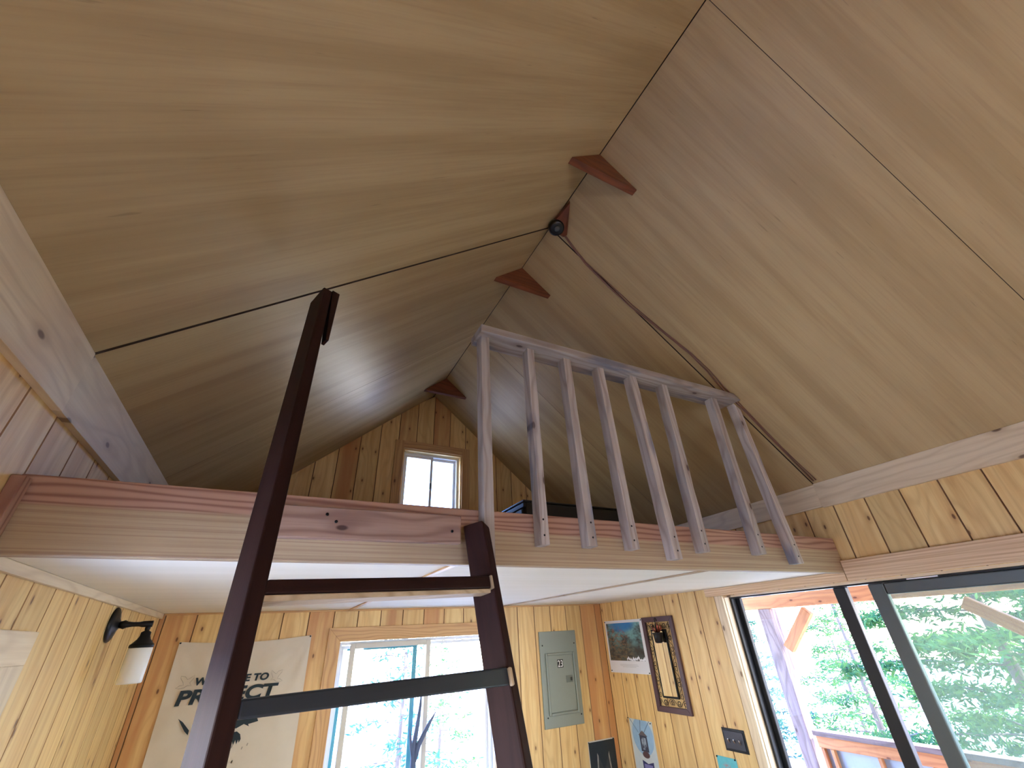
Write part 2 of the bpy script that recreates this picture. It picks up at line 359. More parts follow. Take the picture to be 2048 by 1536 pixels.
H_BACK = [(1.167, 2.445, .93, 1.885), (1.507, 2.121, 2.87, 3.507)]
H_DOOR = [(.50, 2.425, 0.0, 2.045)]
H_LEFT = [(.10, 1.86, .80, 1.86)]
H_FRONT = [(1.25, 2.55, .85, 1.95)]
mb = plank_wall('x', YB, -1, .0, XR, 0, lambda u: zroof(u) + .004, H_BACK, 1.275, {-8: 1.0, -7: .9, -6: .2, -5: .35, -4: .2, -3: .1, -2: .92, -1: .3, 0: .1, 1: .85, 2: .3, 3: .9, 4: .2, 5: .3, 6: .2, 7: .15, 8: .1, 9: .2, 10: .1, 11: .55, 12: .93, 13: 1.0, 14: .9})
slab(mb, 'x', YB, 1, -.14, XR + .14, -.1, 2.72, H_BACK)
for x0, x1 in ((0, 1.507), (1.507, XG), (XG, 2.121), (2.121, XR)):   # gable part above
    zlo = 2.72; za, zb = zroof(x0) + .02, zroof(x1) + .02
    if x0 in (1.507, XG):
        mb.hexa([(x0, YB + .0195, 3.507), (x1, YB + .0195, 3.507), (x1, YB + .14, 3.507), (x0, YB + .14, 3.507), (x0, YB + .0195, za), (x1, YB + .0195, zb), (x1, YB + .14, zb), (x0, YB + .14, za)], 1)
        mb.box((x0, YB + .0195, 2.72), (x1, YB + .14, 2.87), 1)
    else:
        za = max(za, zlo + .001); zb = max(zb, zlo + .001)
        mb.hexa([(x0, YB + .0195, zlo), (x1, YB + .0195, zlo), (x1, YB + .14, zlo), (x0, YB + .14, zlo), (x0, YB + .0195, za), (x1, YB + .0195, zb), (x1, YB + .14, zb), (x0, YB + .14, za)], 1)
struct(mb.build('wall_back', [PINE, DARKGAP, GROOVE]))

mb = plank_wall('y', 0.0, 1, YFR, YB, 0, lambda u: 2.62, H_LEFT, 1.687)
slab(mb, 'y', 0.0, -1, YFR - .14, YB + .14, -.1, 2.64, H_LEFT)
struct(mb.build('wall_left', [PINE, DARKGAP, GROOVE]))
mb = plank_wall('y', XR, -1, YFR, YB, 0, lambda u: 2.60, H_DOOR, 3.546)
slab(mb, 'y', XR, 1, YFR - .14, YB + .14, -.1, 2.63, H_DOOR)
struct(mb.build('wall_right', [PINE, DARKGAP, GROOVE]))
mb = plank_wall('x', YFR, 1, .0, XR, 0, lambda u: zroof(u) + .004, H_FRONT, .1)
slab(mb, 'x', YFR, -1, -.14, XR + .14, -.1, 2.64, H_FRONT)
for x0, x1 in ((0, XG), (XG, XR)):
    mb.hexa([(x0, YFR - .14, 2.64), (x1, YFR - .14, 2.64), (x1, YFR - .0195, 2.64), (x0, YFR - .0195, 2.64)] + [(x0, YFR - .14, max(2.641, zroof(x0))), (x1, YFR - .14, max(2.641, zroof(x1))), (x1, YFR - .0195, max(2.641, zroof(x1))), (x0, YFR - .0195, max(2.641, zroof(x0)))], 1)
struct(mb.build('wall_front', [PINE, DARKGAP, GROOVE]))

# floor
mb = MB()
x = 0.0
while x < XR - .01:
    mb.box((x, YFR, -.02), (min(x + .088, XR), YB, 0), 0, L=(0, 1, 0)); x += .09
struct(mb.build('floor', FLOORW))
# sloped plywood ceilings, sheets 1.22 m wide laid up the slope
for nm, xa, xb, fz in (('ceiling', -.02, XG - .003, zl), ('ceiling', XG + .003, XR + .02, zr)):
    mb = MB(); ys = [YFR - .02, -1.00, .165, 1.460, 2.680, YB + .02]
    sd = Vector((xb - xa, 0, fz(xb) - fz(xa))).normalized()
    for y0, y1 in zip(ys, ys[1:]):
        gp = .004 if y0 == 1.460 else .0012; a = y0 + gp; b = y1 - (.004 if y1 == 1.460 else .0012); t = .012
        lift = -.004 if (xa < 0 and y0 == 1.460) else 0
        P = [(xa, a, fz(xa) + lift), (xb, a, fz(xb) + lift), (xb, b, fz(xb)), (xa, b, fz(xa)), (xa, a, fz(xa) + t), (xb, a, fz(xb) + t), (xb, b, fz(xb) + t), (xa, b, fz(xa) + t)]
        mb.hexa(P, 0, sd, (0, 1, 0)); mb.m[-4:] = [1, 1, 1, 1]
    ex = -.45 if xa < 0 else XR + .45
    x0, x1 = (ex, XG) if xa < 0 else (XG, ex)
    P = [(x0, YFR - .4, fz(x0) + .0125), (x1, YFR - .4, fz(x1) + .0125), (x1, YB + .4, fz(x1) + .0125), (x0, YB + .4, fz(x0) + .0125)]
    mb.hexa(P + [(p[0], p[1], p[2] + .14) for p in P], 1)
    struct(mb.build(nm, [PLY, DARKGAP]))
# loft: painted underside, floor above
mb = MB(); xs = [0, 1.205, 2.53, XR]
for a, b in zip(xs, xs[1:]): mb.box((a + .0015, YF + .038, ZC), (b - .0015, YB, ZC + .01), 0, L=(1, 0, 0))
struct(mb.build('ceiling', [WHITEPLY]))
mb = MB(); mb.box((0, YF + .038, ZC + .0105), (XR, YB, ZLF - .012), 0, L=(1, 0, 0)); struct(mb.build('floor', RAWWOOD))

# trims
def trim(a, b, mat, label, L=None, bev=.002):
    trim.n += 1; mb = MB(); mb.box(a, b, 0, L); o = mb.build('trim_%d' % trim.n, mat, bevel=bev); return struct(o, label)
trim.n = 0
def trim_slope(x0, x1, y0, y1, zb, mat, label):
    trim.n += 1; mb = MB(); za, zb2 = zroof(x0) - .002, zroof(x1) - .002
    mb.hexa([(x0, y0, zb), (x1, y0, zb), (x1, y1, zb), (x0, y1, zb), (x0, y0, za), (x1, y0, zb2), (x1, y1, zb2), (x0, y1, za)], 0, (0, 1, 0), (0, 0, 1))
    return struct(mb.build('trim_%d' % trim.n, mat, bevel=.0015), label)
trim_slope(.0005, .024, YFR, 1.462, 2.455, WHITEPINE, 'pale wide board along the top of the left wall, front length')
trim_slope(.0005, .022, 1.464, YB, 2.455, WHITEPINE, 'pale wide board along the top of the left wall, length over the loft')
trim_slope(XR - .024, XR - .0005, YFR, 1.462, 2.468, WHITEPINE, 'pale wide board along the top of the right wall, front length')
trim_slope(XR - .018, XR - .0005, 1.464, YB, 2.475, WHITEPINE, 'pale wide board along the top of the right wall, length over the loft')
trim((.0005, YF + .04, 2.070), (.016, YB - .001, ZC - .0005), WHITEPINE, 'thin pale strip where the left wall meets the loft underside')
trim((.02, YB - .012, ZC - .012), (XR - .02, YB - .0005, ZC - .0005), CASING, 'thin brown strip along the back wall under the loft')
trim((1.192, YF + .04, ZC - .008), (1.218, YB - .013, ZC - .0005), CASING, 'narrow wooden batten over the left seam of the white loft underside')
trim((2.518, YF + .04, ZC - .008), (2.544, YB - .013, ZC - .0005), RAWWOOD, 'narrow wooden batten over the right seam of the white loft underside')
trim((XR - .035, .2, 2.048), (XR - .0005, YF - .003, 2.157), FIR, 'wide fir header board above the sliding door', L=(0, 1, 0))
trim((XR - .035, YF + .0, 2.048), (XR - .0005, 2.530, ZC - .001), FIR, 'fir header board above the sliding door, end under the loft', L=(0, 1, 0))
trim((XR - .022, 2.393, .0), (XR - .0005, 2.462, 2.047), WHITEPINE, 'pale upright casing left of the sliding door', L=(0, 0, 1))
trim((XR - .03, .42, .0), (XR - .0005, .50, 2.047), WHITEPINE, 'pale upright casing right of the sliding door', L=(0, 0, 1))

# ------------------------------------------------------------------ windows and the sliding door
def win_parent(name, loc, label):
    o = bpy.data.objects.new(name, None); COL.objects.link(o); o.location = loc; o['kind'] = 'structure'; o['label'] = label; return o
def part(mb, name, mat, parent, bevel=0, label=None):
    o = mb.build(name, mat, parent, bevel=bevel)
    if label: o['label'] = label
    return o
def ring(mb, u0, u1, v0, v1, w, d0, d1, mk, mat=0):
    """rectangular frame; mk(u,d,v)->point"""
    for (a, b, c, e) in ((u0, u0 + w, v0, v1), (u1 - w, u1, v0, v1), (u0 + w, u1 - w, v1 - w, v1), (u0 + w, u1 - w, v0, v0 + w)):
        mb.box(mk(a, d0, c), mk(b, d1, e), mat)
# back window (slider) -------------------------------------------------
Wn = win_parent('window_1', (1.8, YB, .93), 'white sliding window in the back wall under the loft')
mk = lambda u, d, v: (u, YB + d, v)
u0, u1, v0, v1 = 1.167, 2.445, .93, 1.885
cs = MB(); w = .093; f = -.021
for poly in ([(u0 - w, v0 - w), (u0, v0), (u0, v1), (u0 - w, v1 + w)], [(u1, v0), (u1 + w, v0 - w), (u1 + w, v1 + w), (u1, v1)], [(u0, v1), (u1, v1), (u1 + w, v1 + w), (u0 - w, v1 + w)], [(u0 - w, v0 - w), (u1 + w, v0 - w), (u1, v0), (u0, v0)]):
    vert = abs(poly[0][0] - poly[1][0]) < .12 and abs(poly[2][1] - poly[1][1]) > .3 or abs(poly[1][1] - poly[2][1]) > .3
    cs.prism([(p[0], YB - .0005, p[1]) for p in poly], (0, f, 0), 0, (0, 0, 1) if vert else (1, 0, 0), (1, 0, 0) if vert else (0, 0, 1))
part(cs, 'casing', CASING, Wn, .002)
jb = MB(); ring(jb, u0 - .001, u1 + .001, v0 - .001, v1 + .001, .003, 0, .135, mk); part(jb, 'jamb', VINYL, Wn)
fr = MB(); ring(fr, u0 + .003, u1 - .003, v0 + .003, v1 - .003, .022, .055, .13, mk); part(fr, 'frame', VINYL, Wn, .002)
sa = MB(); ring(sa, 1.252, 1.885, v0 + .028, v1 - .015, .036, .018, .048, mk); o = part(sa, 'sash', VINYLTAN, Wn, .003, 'cream inner sash')
pn = MB(); pn.box(mk(1.286, .030, v0 + .06), mk(1.851, .034, v1 - .048)); part(pn, 'pane', GLASS, o)
sb = MB(); ring(sb, 1.19, u1 - .025, v0 + .028, v1 - .028, .022, .085, .11, mk); sb.box(mk(1.86, .085, v0 + .03), mk(1.885, .11, v1 - .03)); o = part(sb, 'sash', VINYL, Wn, .002)
pn = MB(); pn.box(mk(1.21, .095, v0 + .048), mk(1.862, .099, v1 - .048)); pn.box(mk(1.883, .095, v0 + .048), mk(u1 - .045, .099, v1 - .048)); part(pn, 'pane', GLASS, o)
sc = MB(); ring(sc, 1.205, 1.80, v0 + .03, v1 - .03, .034, .115, .128, mk); part(sc, 'screen_frame', CYAN, Wn, .001)
# loft window --------------------------------------------------------
Wn = win_parent('window_2', (1.8, YB, 2.87), 'small white sliding window high in the gable above the loft')
u0, u1, v0, v1 = 1.507, 2.121, 2.87, 3.507
cs = MB(); w = .085
cs.box(mk(u0 - w, 0, v0 - w), mk(u0, -.02, v1 + w * .92)); cs.box(mk(u1, 0, v0 - w), mk(u1 + w, -.02, v1 + w * .92)); cs.box(mk(u0, 0, v1), mk(u1, -.02, v1 + w * .92)); cs.box(mk(u0, 0, v0 - w), mk(u1, -.02, v0))
part(cs, 'casing', CASING, Wn, .002)
jb = MB(); ring(jb, u0 - .001, u1 + .001, v0 - .001, v1 + .001, .014, -.004, .085, mk); part(jb, 'jamb', PINE, Wn)
fr = MB(); ring(fr, u0 + .013, u1 - .013, v0 + .013, v1 - .013, .022, .05, .12, mk); part(fr, 'frame', VINYL, Wn, .002)
sa = MB(); ring(sa, u0 + .034, 1.835, v0 + .034, v1 - .034, .026, .06, .082, mk); o = part(sa, 'sash', VINYL, Wn, .002)
pn = MB(); pn.box(mk(u0 + .058, .069, v0 + .058), mk(1.811, .072, v1 - .058)); part(pn, 'pane', GLASS, o)
sb = MB(); ring(sb, 1.81, u1 - .034, v0 + .034, v1 - .034, .026, .086, .108, mk); o = part(sb, 'sash', VINYL, Wn, .002)
pn = MB(); pn.box(mk(1.834, .095, v0 + .058), mk(u1 - .058, .098, v1 - .058)); part(pn, 'pane', GLASS, o)
lt = MB(); lt.box(mk(1.806, .045, 3.14), mk(1.822, .060, 3.20)); part(lt, 'latch', GREYFRAME, Wn, .002)
# left wall window (only its casing corner shows) ----------------------
Wn = win_parent('window_3', (0, 1.35, .95), 'window in the left wall with a pale wide casing')
mk3 = lambda u, d, v: (-d, u, v)
u0, u1, v0, v1 = .10, 1.86, .80, 1.86
cs = MB(); w = .14
cs.box(mk3(u0 - w, 0, v1), mk3(u1 + w, -.022, v1 + .086), L=(0, 1, 0)); cs.box(mk3(u0 - w, 0, v0 - .1), mk3(u0, -.022, v1)); cs.box(mk3(u1, 0, v0 - .1), mk3(u1 + w, -.022, v1)); cs.box(mk3(u0, 0, v0 - .1), mk3(u1, -.022, v0))
part(cs, 'casing', WHITEPINE, Wn, .002)
jb = MB(); ring(jb, u0 - .001, u1 + .001, v0 - .001, v1 + .001, .015, 0, .13, mk3); part(jb, 'jamb', WHITEPINE, Wn)
fr = MB(); ring(fr, u0 + .014, u1 - .014, v0 + .014, v1 - .014, .04, .05, .11, mk3); o = part(fr, 'frame', VINYL, Wn, .002)
pn = MB(); pn.box(mk3(u0 + .05, .078, v0 + .05), mk3(u1 - .05, .082, v1 - .05)); part(pn, 'pane', GLASS, o)
# unseen front window behind the camera, added for fill light ---------------------------------
Wn = win_parent('fill_window', (1.9, YFR, .75), 'unseen window added in the front wall for fill light')
mk4 = lambda u, d, v: (u, YFR - d, v)
u0, u1, v0, v1 = 1.25, 2.55, .85, 1.95
cs = MB(); ring(cs, u0 - .09, u1 + .09, v0 - .09, v1 + .09, .09, 0, -.02, mk4); part(cs, 'casing', CASING, Wn, .002)
fr = MB(); ring(fr, u0, u1, v0, v1, .05, .03, .12, mk4); fr.box(mk4(1.87, .03, v0), mk4(1.93, .12, v1)); o = part(fr, 'frame', VINYL, Wn, .002)
pn = MB(); pn.box(mk4(u0 + .045, .078, v0 + .045), mk4(u1 - .045, .082, v1 - .045)); part(pn, 'pane', GLASS, o)
# sliding door -------------------------------------------------------
Wn = win_parent('door_1', (XR + .07, 1.45, 0), 'black framed sliding glass door in the right wall')
mkd = lambda u, d, v: (XR + d, u, v)
jb = MB()
jb.box(mkd(2.4255, -.0005, 0), mkd(2.388, .14, 2.045)); jb.box(mkd(.4995, -.0005, 0), mkd(.512, .14, 2.045)); jb.box(mkd(.512, -.001, 2.033), mkd(2.388, .14, 2.0455), L=(0, 1, 0))
part(jb, 'jamb', WHITEPINE, Wn)
fr = MB()
fr.box(mkd(2.3875, .05, .02), mkd(2.370, .135, 2.033)); fr.box(mkd(.512, .05, .02), mkd(.542, .135, 2.033)); fr.box(mkd(.542, .05, 2.024), mkd(2.370, .135, 2.033)); fr.box(mkd(.512, .05, .0), mkd(2.3875, .135, .03))
part(fr, 'frame', BLACKFRAME, Wn, .002)
p1 = MB(); p1.box(mkd(2.3695, .098, .03), mkd(2.338, .128, 2.0235)); p1.box(mkd(1.587, .094, .03), mkd(1.660, .132, 2.0235)); p1.box(mkd(1.66, .098, .03), mkd(2.338, .128, .09)); o = part(p1, 'sash', BLACKFRAME, Wn, .004)
pn = MB(); pn.box(mkd(1.655, .110, .085), mkd(2.342, .115, 2.0235)); part(pn, 'pane', GLASS, o)
p2 = MB(); p2.box(mkd(.5425, .056, .031), mkd(.592, .088, 2.0235)); p2.box(mkd(1.362, .052, .031), mkd(1.442, .09, 2.0235)); p2.box(mkd(.592, .056, 1.965), mkd(1.362, .088, 2.0235)); p2.box(mkd(.592, .056, .031), mkd(1.362, .088, .10)); o = part(p2, 'sash', GREYFRAME, Wn, .006, 'grey sliding sash')
pn = MB(); pn.box(mkd(.588, .070, .095), mkd(1.367, .075, 1.970)); part(pn, 'pane', TINT, o)
lt = MB(); lt.box(mkd(1.10, .049, 2.0255), mkd(1.24, .0499, 2.0315)); part(lt, 'sticker', VINYL, Wn)

# ------------------------------------------------------------------ loft edge beam and mounting board
mb = MB(); mb.box((.0025, YF, ZC - .011), (XR - .0025, YF + .0375, ZLF), 0, L=(1, 0, 0), rnd=.5, off=(3.2, 0, .4))
bo = mb.build('loft_beam', BEAMW, bevel=.004); tag(bo, 'long reddish brown fir beam across the edge of the loft', 'beam')
trim.n += 1; mb = MB(); mb.box((.0005, 1.452, ZC - .009), (.030, YF - .0005, 2.272), 0, L=(0, 0, 1)); struct(mb.build('trim_%d' % trim.n, BEAMW, bevel=.003), 'short brown block in the corner of left wall and loft beam')
t = thing('mounting_board', (.93, YF - .03, 2.15), 'knotty brown board screwed to the loft beam between the ladder rails', 'board')
mb = MB(); mb.bar((.56, YF - .0305, 2.151), (1.2, YF - .0305, 2.155), (0, 0, 1), (0, 1, 0), .097, .030, n=1, rnd=.4); part(mb, 'board', LEDGER, t, .004)
for (x, z) in ((.745, 2.226), (.775, 2.205), (1.165, 2.195)):
    mb = MB(); mb.lathe([(.005, 0), (.0048, .0015)], (x, YF - .0305, z), (0, -1, 0), n=10); part(mb, 'screw', BLACKMETAL, t)

# ------------------------------------------------------------------ ladder
LO = Vector((.5992, .9938, 1.87)); RO = Vector((1.2678, 1.2883, 1.8682)); LA = Vector((-.01425, .28054, .95974)).normalized(); RA = Vector((-.04812, .26646, .96264)).normalized()
R = Vector((.91514, .40313, -.0024)); N = Vector((-.3894, .8825, -.2637)); wf, wd = .0345, .0958
lad = thing('ladder', (.95, .55, 0), 'dark mahogany stained wooden ladder leaning at the loft edge', 'ladder')
tL0 = -1.87 / LA.z + .002; tR0 = -1.868 / RA.z + .002
mb = MB(); A = LO + LA * tL0; B = LO + LA * 1.215; mb.bar(A, B, R, N, wf, wd, n=1)
# keep the foot on the floor: trim the lower ring to z=0
for i in range(4): mb.v[i] = mb.v[i] + LA * ((0.001 - mb.v[i].z) / LA.z)
part(mb, 'stile', LADDER, lad, .004)
mb = MB(); A = RO + RA * tR0; B = RO + RA * .392; mb.bar(A, B, R, N, wf, wd, n=6)
for i in range(4): mb.v[i] = mb.v[i] + RA * ((0.001 - mb.v[i].z) / RA.z)
mb.v[24] -= RA * .022; mb.v[25] -= RA * .045; mb.v[26] -= RA * .03
part(mb, 'stile', LADDER, lad, .006)
# flat hand block beside the top of the long rail
mb = MB(); a = LO + LA * 1.225 + R * (wf + .0005); b = LO + LA * .925 + R * (wf + .0125)
mb.hexa([b, b + R * .011, b + R * .011 + N * .03, b + N * .03, a, a + R * .030, a + R * .030 + N * .034, a + N * .034], 0, LA, R)
part(mb, 'hand_block', LADDER, lad, .002)
def rung(l0, l1, r0, r1, dep, mat, endL=0):
    # l0,l1 lower/upper points at the left rail, r0,r1 at the right rail
    l0, l1, r0, r1 = map(Vector, (l0, l1, r0, r1)); mb = MB(); D = (N * .35 + Vector((0, 1, 0)) * .65).normalized() * dep
    mb.hexa([l0, r0, r0 + D, l0 + D, l1, r1, r1 + D, l1 + D], 0, r0 - l0, LA); o = part(mb, 'rung', mat, lad, .004); return o, D
o1, D = rung((.627, 1.033, 1.961), (.627, 1.042, 1.989), (1.251, 1.322, 1.999), (1.251, 1.333, 2.036), .058, LADDER)
mb = MB(); q0 = Vector((.627, 1.036, 1.9600)); q1 = Vector((1.251, 1.326, 1.9980)); dn = Vector((0, 0, -.012))
mb.hexa([q0 + dn, q1 + dn, q1 + D + dn, q0 + D + dn, q0, q1, q1 + D, q0 + D], 0, (1, 0, 0), (0, 1, 0)); part(mb, 'rung_support', RAWWOOD, lad, .002, 'raw pale board under the upper rung')
mb = MB(); s = RO + RA * .134; mb.bar(s + R * -.010 - N * .004, s + RA * .041 + R * -.010 - N * .004, R, N, .009, .02); part(mb, 'wedge', RAWWOOD, lad, .002, 'small raw pale wedge')
o2, D2 = rung((.631, .978, 1.771), (.630, .986, 1.799), (1.273, 1.258, 1.751), (1.271, 1.268, 1.793), .040, RUNG_B)
mb = MB(); s = RO + RA * -.124; mb.bar(s + R * -.003 - N * .009, s + RA * .044 + R * -.003 - N * .009, R, N, .012, .012); part(mb, 'wedge', RAWWOOD, lad, .004, 'small raw pale wedge')
for k in (1, 2, 3, 4, 5):
    tt_ = -.09 - .27 * k; l = LO + LA * tt_ + R * wf; r = RO + RA * (tt_ + .0)
    if l.z < .2: break
    rung(l, l + LA * .04, r, r + RA * .04, .04, RUNG_B)

# ------------------------------------------------------------------ loft railing
rl = thing('loft_railing', (2.2, YF - .02, 2.15), 'weathered grey wooden railing fixed on the right half of the loft beam', 'railing')
mb = MB(); mb.hexa([(1.262, 1.400, 3.091), (3.074, 1.390, 3.091), (3.050, 1.530, 3.091), (1.262, 1.530, 3.091), (1.262, 1.400, 3.131), (3.024, 1.390, 3.132), (3.010, 1.530, 3.132), (1.262, 1.530, 3.131)], 0, (1, 0, 0), (0, 1, 0), rnd=.3); part(mb, 'top_rail', GREY, rl, .003, 'flat top rail')
bal = [(1.275, 1.281, 2.062, 0, .042), (1.526, 1.519, 2.160, .003, .038), (1.740, 1.743, 2.162, .001, .044), (1.960, 1.971, 2.160, .001, .042), (2.186, 2.210, 2.126, .003, .048), (2.428, 2.410, 2.163, .005, .044), (2.852, 2.826, 2.165, .001, .050), (3.062, 3.120, 2.126, .003, .050)]
for i, (xt, xb, zb, wob, w) in enumerate(bal):
    mb = MB(); d = .0545
    mb.bar((xb, YF - d - .0005, zb), (xt, YF - d - .0005, 3.0905), (1, 0, 0), (0, 1, 0), w, d, n=9, wob=wob * .9, rnd=[.45, .9, .2, .35, .5, .75, .62, .95][i])
    for q in range(36, 40): mb.v[q].z = min(mb.v[q].z, zr(mb.v[q].x) - .012)
    b_ = part(mb, 'baluster', GREY, rl, .0015)
    for dz in (.035, .095):
        sb = MB(); sb.lathe([(.0042, 0), (.004, .001)], (xb + w * .5 + .003 * (-1) ** i, YF - d - .0006, zb + dz), (0, -1, 0), n=10); part(sb, 'screw', BLACKMETAL, b_)

# ------------------------------------------------------------------ ridge gussets, ceiling fixture, cord
for y, lab in ((.915, 'red-brown triangular wooden gusset at the ridge nearest the viewer'), (1.845, 'red-brown triangular wooden gusset at the ridge above the end of the railing'), (3.50, 'red-brown triangular wooden gusset at the ridge just above the gable window')):
    mb = MB(); zb = 3.982; xa = XG - (ZG - zb) / ML + .003; xb = XG + (ZG - zb) / MR - .003
    mb.prism([(xa, y, zb), (xb, y, zb), (XG, y, ZG - .004)], (0, .04, 0), 0, (1, 0, 0), (0, 0, 1)); g = mb.build('ridge_gusset', GUSSET, bevel=.0015); tag(g, lab, 'gusset', 'triangular ridge gussets')
fx = thing('ceiling_fixture', (1.81, 1.42, 4.1), 'round black lamp socket on a brown wood block at the ceiling ridge', 'light fixture')
mb = MB(); mb.prism([(XG + .004, 1.23, ZG - .006), (XG + .085, 1.40, zr(XG + .085) - .002), (XG + .075, 1.43, zr(XG + .075) - .002), (XG - .03, 1.43, zl(XG - .03) - .002)], (0, 0, -.028), 0, (0, 1, 0)); part(mb, 'mounting_block', GUSSET, fx, .002)
mb = MB(); mb.lathe([(.030, 0), (.050, .012), (.052, .035), (.046, .052), (.036, .055)], (1.802, 1.412, 4.135), (-.12, -.35, -.93)); sk = part(mb, 'socket', BLACKPL, fx)
mb = MB(); ax = Vector((-.12, -.35, -.93)).normalized(); mb.lathe([(.020, 0), (.018, .006), (.010, .008)], Vector((1.802, 1.412, 4.135)) + ax * .054, ax, n=12); part(mb, 'contact', GREYFRAME, sk)
cpts = [(1.85, 1.425), (1.871, 1.425), (1.95, 1.445), (2.046, 1.465), (2.2, 1.466), (2.362, 1.459), (2.55, 1.43), (2.741, 1.405), (2.86, 1.408), (2.965, 1.422), (3.178, 1.427), (3.391, 1.434), (3.62, 1.440)]
mb = MB(); mb.tube([(x, y, zr(x) - .006) for x, y in cpts], .0052, n=8)
mb.tube([(x, y - .012 - .006 * math.sin(x * 9), zr(x) - .005) for x, y in cpts], .0035, n=8)
tag(mb.build('electrical_cord', CORD), 'thin brown cord running down the right ceiling slope from the ridge socket', 'cord')

# ------------------------------------------------------------------ dark crate on the loft
cr = thing('storage_crate', (2.4, 2.7, ZLF), 'black slatted crate lying on the loft floor behind the railing', 'crate')
mb = MB(); z0, z1 = ZLF - .0115, 2.632; xa, xb, ya, yb = 1.99, 2.80, 2.40, 3.05
mb.box((xa + .02, ya, z0), (xb, yb, z1 - .012)); part(mb, 'body', BLACKPL, cr, .006)
mb = MB(); mb.box((xa - .002, ya - .004, z1 - .0118), (xb + .004, yb, z1)); part(mb, 'lid', BLACKPL, cr, .003)
for zz in (2.30, 2.40, 2.50, 2.585):
    mb = MB(); mb.box((xa, ya, zz), (xa + .0195, yb, zz + .028), 0); part(mb, 'slat', BLACKPL, cr, .003)
for yy in (2.44, 2.57, 2.70, 2.83, 2.96):
    mb = MB(); mb.box((xa + .0065, yy, z0 + .03), (xa + .0192, yy + .085, z1 - .05), 0); part(mb, 'side_panel', GREYFRAME, cr, .002, 'grey inset panel')

# ------------------------------------------------------------------ wall lamp
lp = thing('wall_lamp', (0, 2.835, 2.0), 'black iron wall lamp with frosted white cylinder shade on the left wall', 'lamp')
c0 = Vector((0, 2.835, 1.996))
mb = MB(); mb.lathe([(.070, .0005), (.072, .006), (.066, .012), (.050, .018), (.030, .022), (.018, .030)], c0, (1, 0, 0), n=40); part(mb, 'back_plate', BLACKMETAL, lp)
mb = MB(); mb.lathe([(.014, .028), (.016, .040), (.019, .048), (.013, .060), (.010, .080), (.010, .105), (.013, .118), (.014, .156)], c0 + Vector((0, 0, .0)), (1, 0, 0), n=20); part(mb, 'arm', BLACKMETAL, lp)
c1 = Vector((.142, 2.835, 1.996))
mb = MB(); mb.lathe([(.010, .012), (.011, -.02), (.009, -.028), (.020, -.034), (.021, -.050), (.026, -.062), (.040, -.078), (.047, -.084), (.048, -.094), (.044, -.096)], c1, (0, 0, 1), n=36); part(mb, 'shade_holder', BLACKMETAL, lp)
mb = MB(); mb.lathe([(.044, -.0965), (.0465, -.1000), (.0465, -.230), (.044, -.234), (.041, -.232), (.041, -.100)], c1, (0, 0, 1), n=40, caps=True); part(mb, 'shade', FROST, lp)

# ------------------------------------------------------------------ writing helper
def text_mesh(name, body, mat, parent, origin, ux, uy, width, height, bold=0.0, shear=0.0, thick=.0006):
    cu = bpy.data.curves.new(name, 'FONT'); cu.body = body; cu.size = 1; cu.offset = bold; cu.shear = shear; cu.extrude = 0
    tmp = bpy.data.objects.new(name, cu); COL.objects.link(tmp); dg = bpy.context.evaluated_depsgraph_get(); me = bpy.data.meshes.new_from_object(tmp.evaluated_get(dg)); COL.objects.unlink(tmp); bpy.data.objects.remove(tmp)
    xs = [v.co.x for v in me.vertices]; ys = [v.co.y for v in me.vertices]; x0, x1, y0, y1 = min(xs), max(xs), min(ys), max(ys)
    o = Vector(origin); ux = Vector(ux); uy = Vector(uy); n = ux.cross(uy)
    for v in me.vertices: v.co = o + ux * ((v.co.x - x0) / (x1 - x0) * width) + uy * ((v.co.y - y0) / (y1 - y0) * height) + n * thick
    me.materials.clear(); me.materials.append(mat)
    ob = bpy.data.objects.new(name, me); COL.objects.link(ob)
    if parent: ob.parent = parent; ob.matrix_parent_inverse = Matrix.Translation(-parent.location) if parent.type == 'EMPTY' else Matrix.Identity(4)
    return ob
def flat(name, pts, mat, parent, origin, ux, uy, th=.0006, seg=None):
    """thin inked shape: polygon in (u, v) on a surface"""
    o = Vector(origin); ux = Vector(ux); uy = Vector(uy); n = ux.cross(uy)
    mb = MB(); mb.add([o + ux * p[0] + uy * p[1] + n * th for p in pts], [tuple(range(len(pts)))], 0); return part(mb, name, mat, parent)
def pins(parent, pts, n, mat=BLACKMETAL):
    for p in pts:
        mb = MB(); mb.lathe([(.0045, 0), (.0052, .002), (.003, .0045), (.0034, .007)], p, n, n=10); part(mb, 'push_pin', mat, parent)

# ------------------------------------------------------------------ banner on the back wall
bn = thing('banner', (.56, YB, 1.93), 'cream cotton banner with dark lettering pinned left of the lower window', 'banner')
mb = MB(); nu, nv = 48, 64; P = []; F = []
def banner_pt(u, v):
    xl = .153 + .012 * v; xr_ = .957 + .026 * v; top = 1.932 + .006 * u - .022 * math.sin(math.pi * u) * 1.0
    z = top - v * 1.22 * (1 - .02 * math.sin(math.pi * u)); x = xl + (xr_ - xl) * u
    dx, dz = (1 - u) * .8, v * 1.2; d = math.hypot(dx, dz); a = math.atan2(dz, dx + 1e-6)
    c = .0075 * math.sin(a * 15) * math.exp(-d * 1.6) * min(1, d * 8) + .0020 * math.sin(x * 31 + z * 9) + .002 * math.sin((u + v * .6) * 26)
    d2 = math.hypot(u * .8, dz); c += .003 * math.sin(math.atan2(dz, u * .8 + 1e-6) * 13) * math.exp(-d2 * 3) * min(1, d2 * 8)
    return (x, YB - .010 - c * min(1, 12 * v + .15), z)
for j in range(nv + 1):
    for i in range(nu + 1): P.append(banner_pt(i / nu, j / nv))
P2 = [(p[0], p[1] + .0012, p[2]) for p in P]; K = len(P)
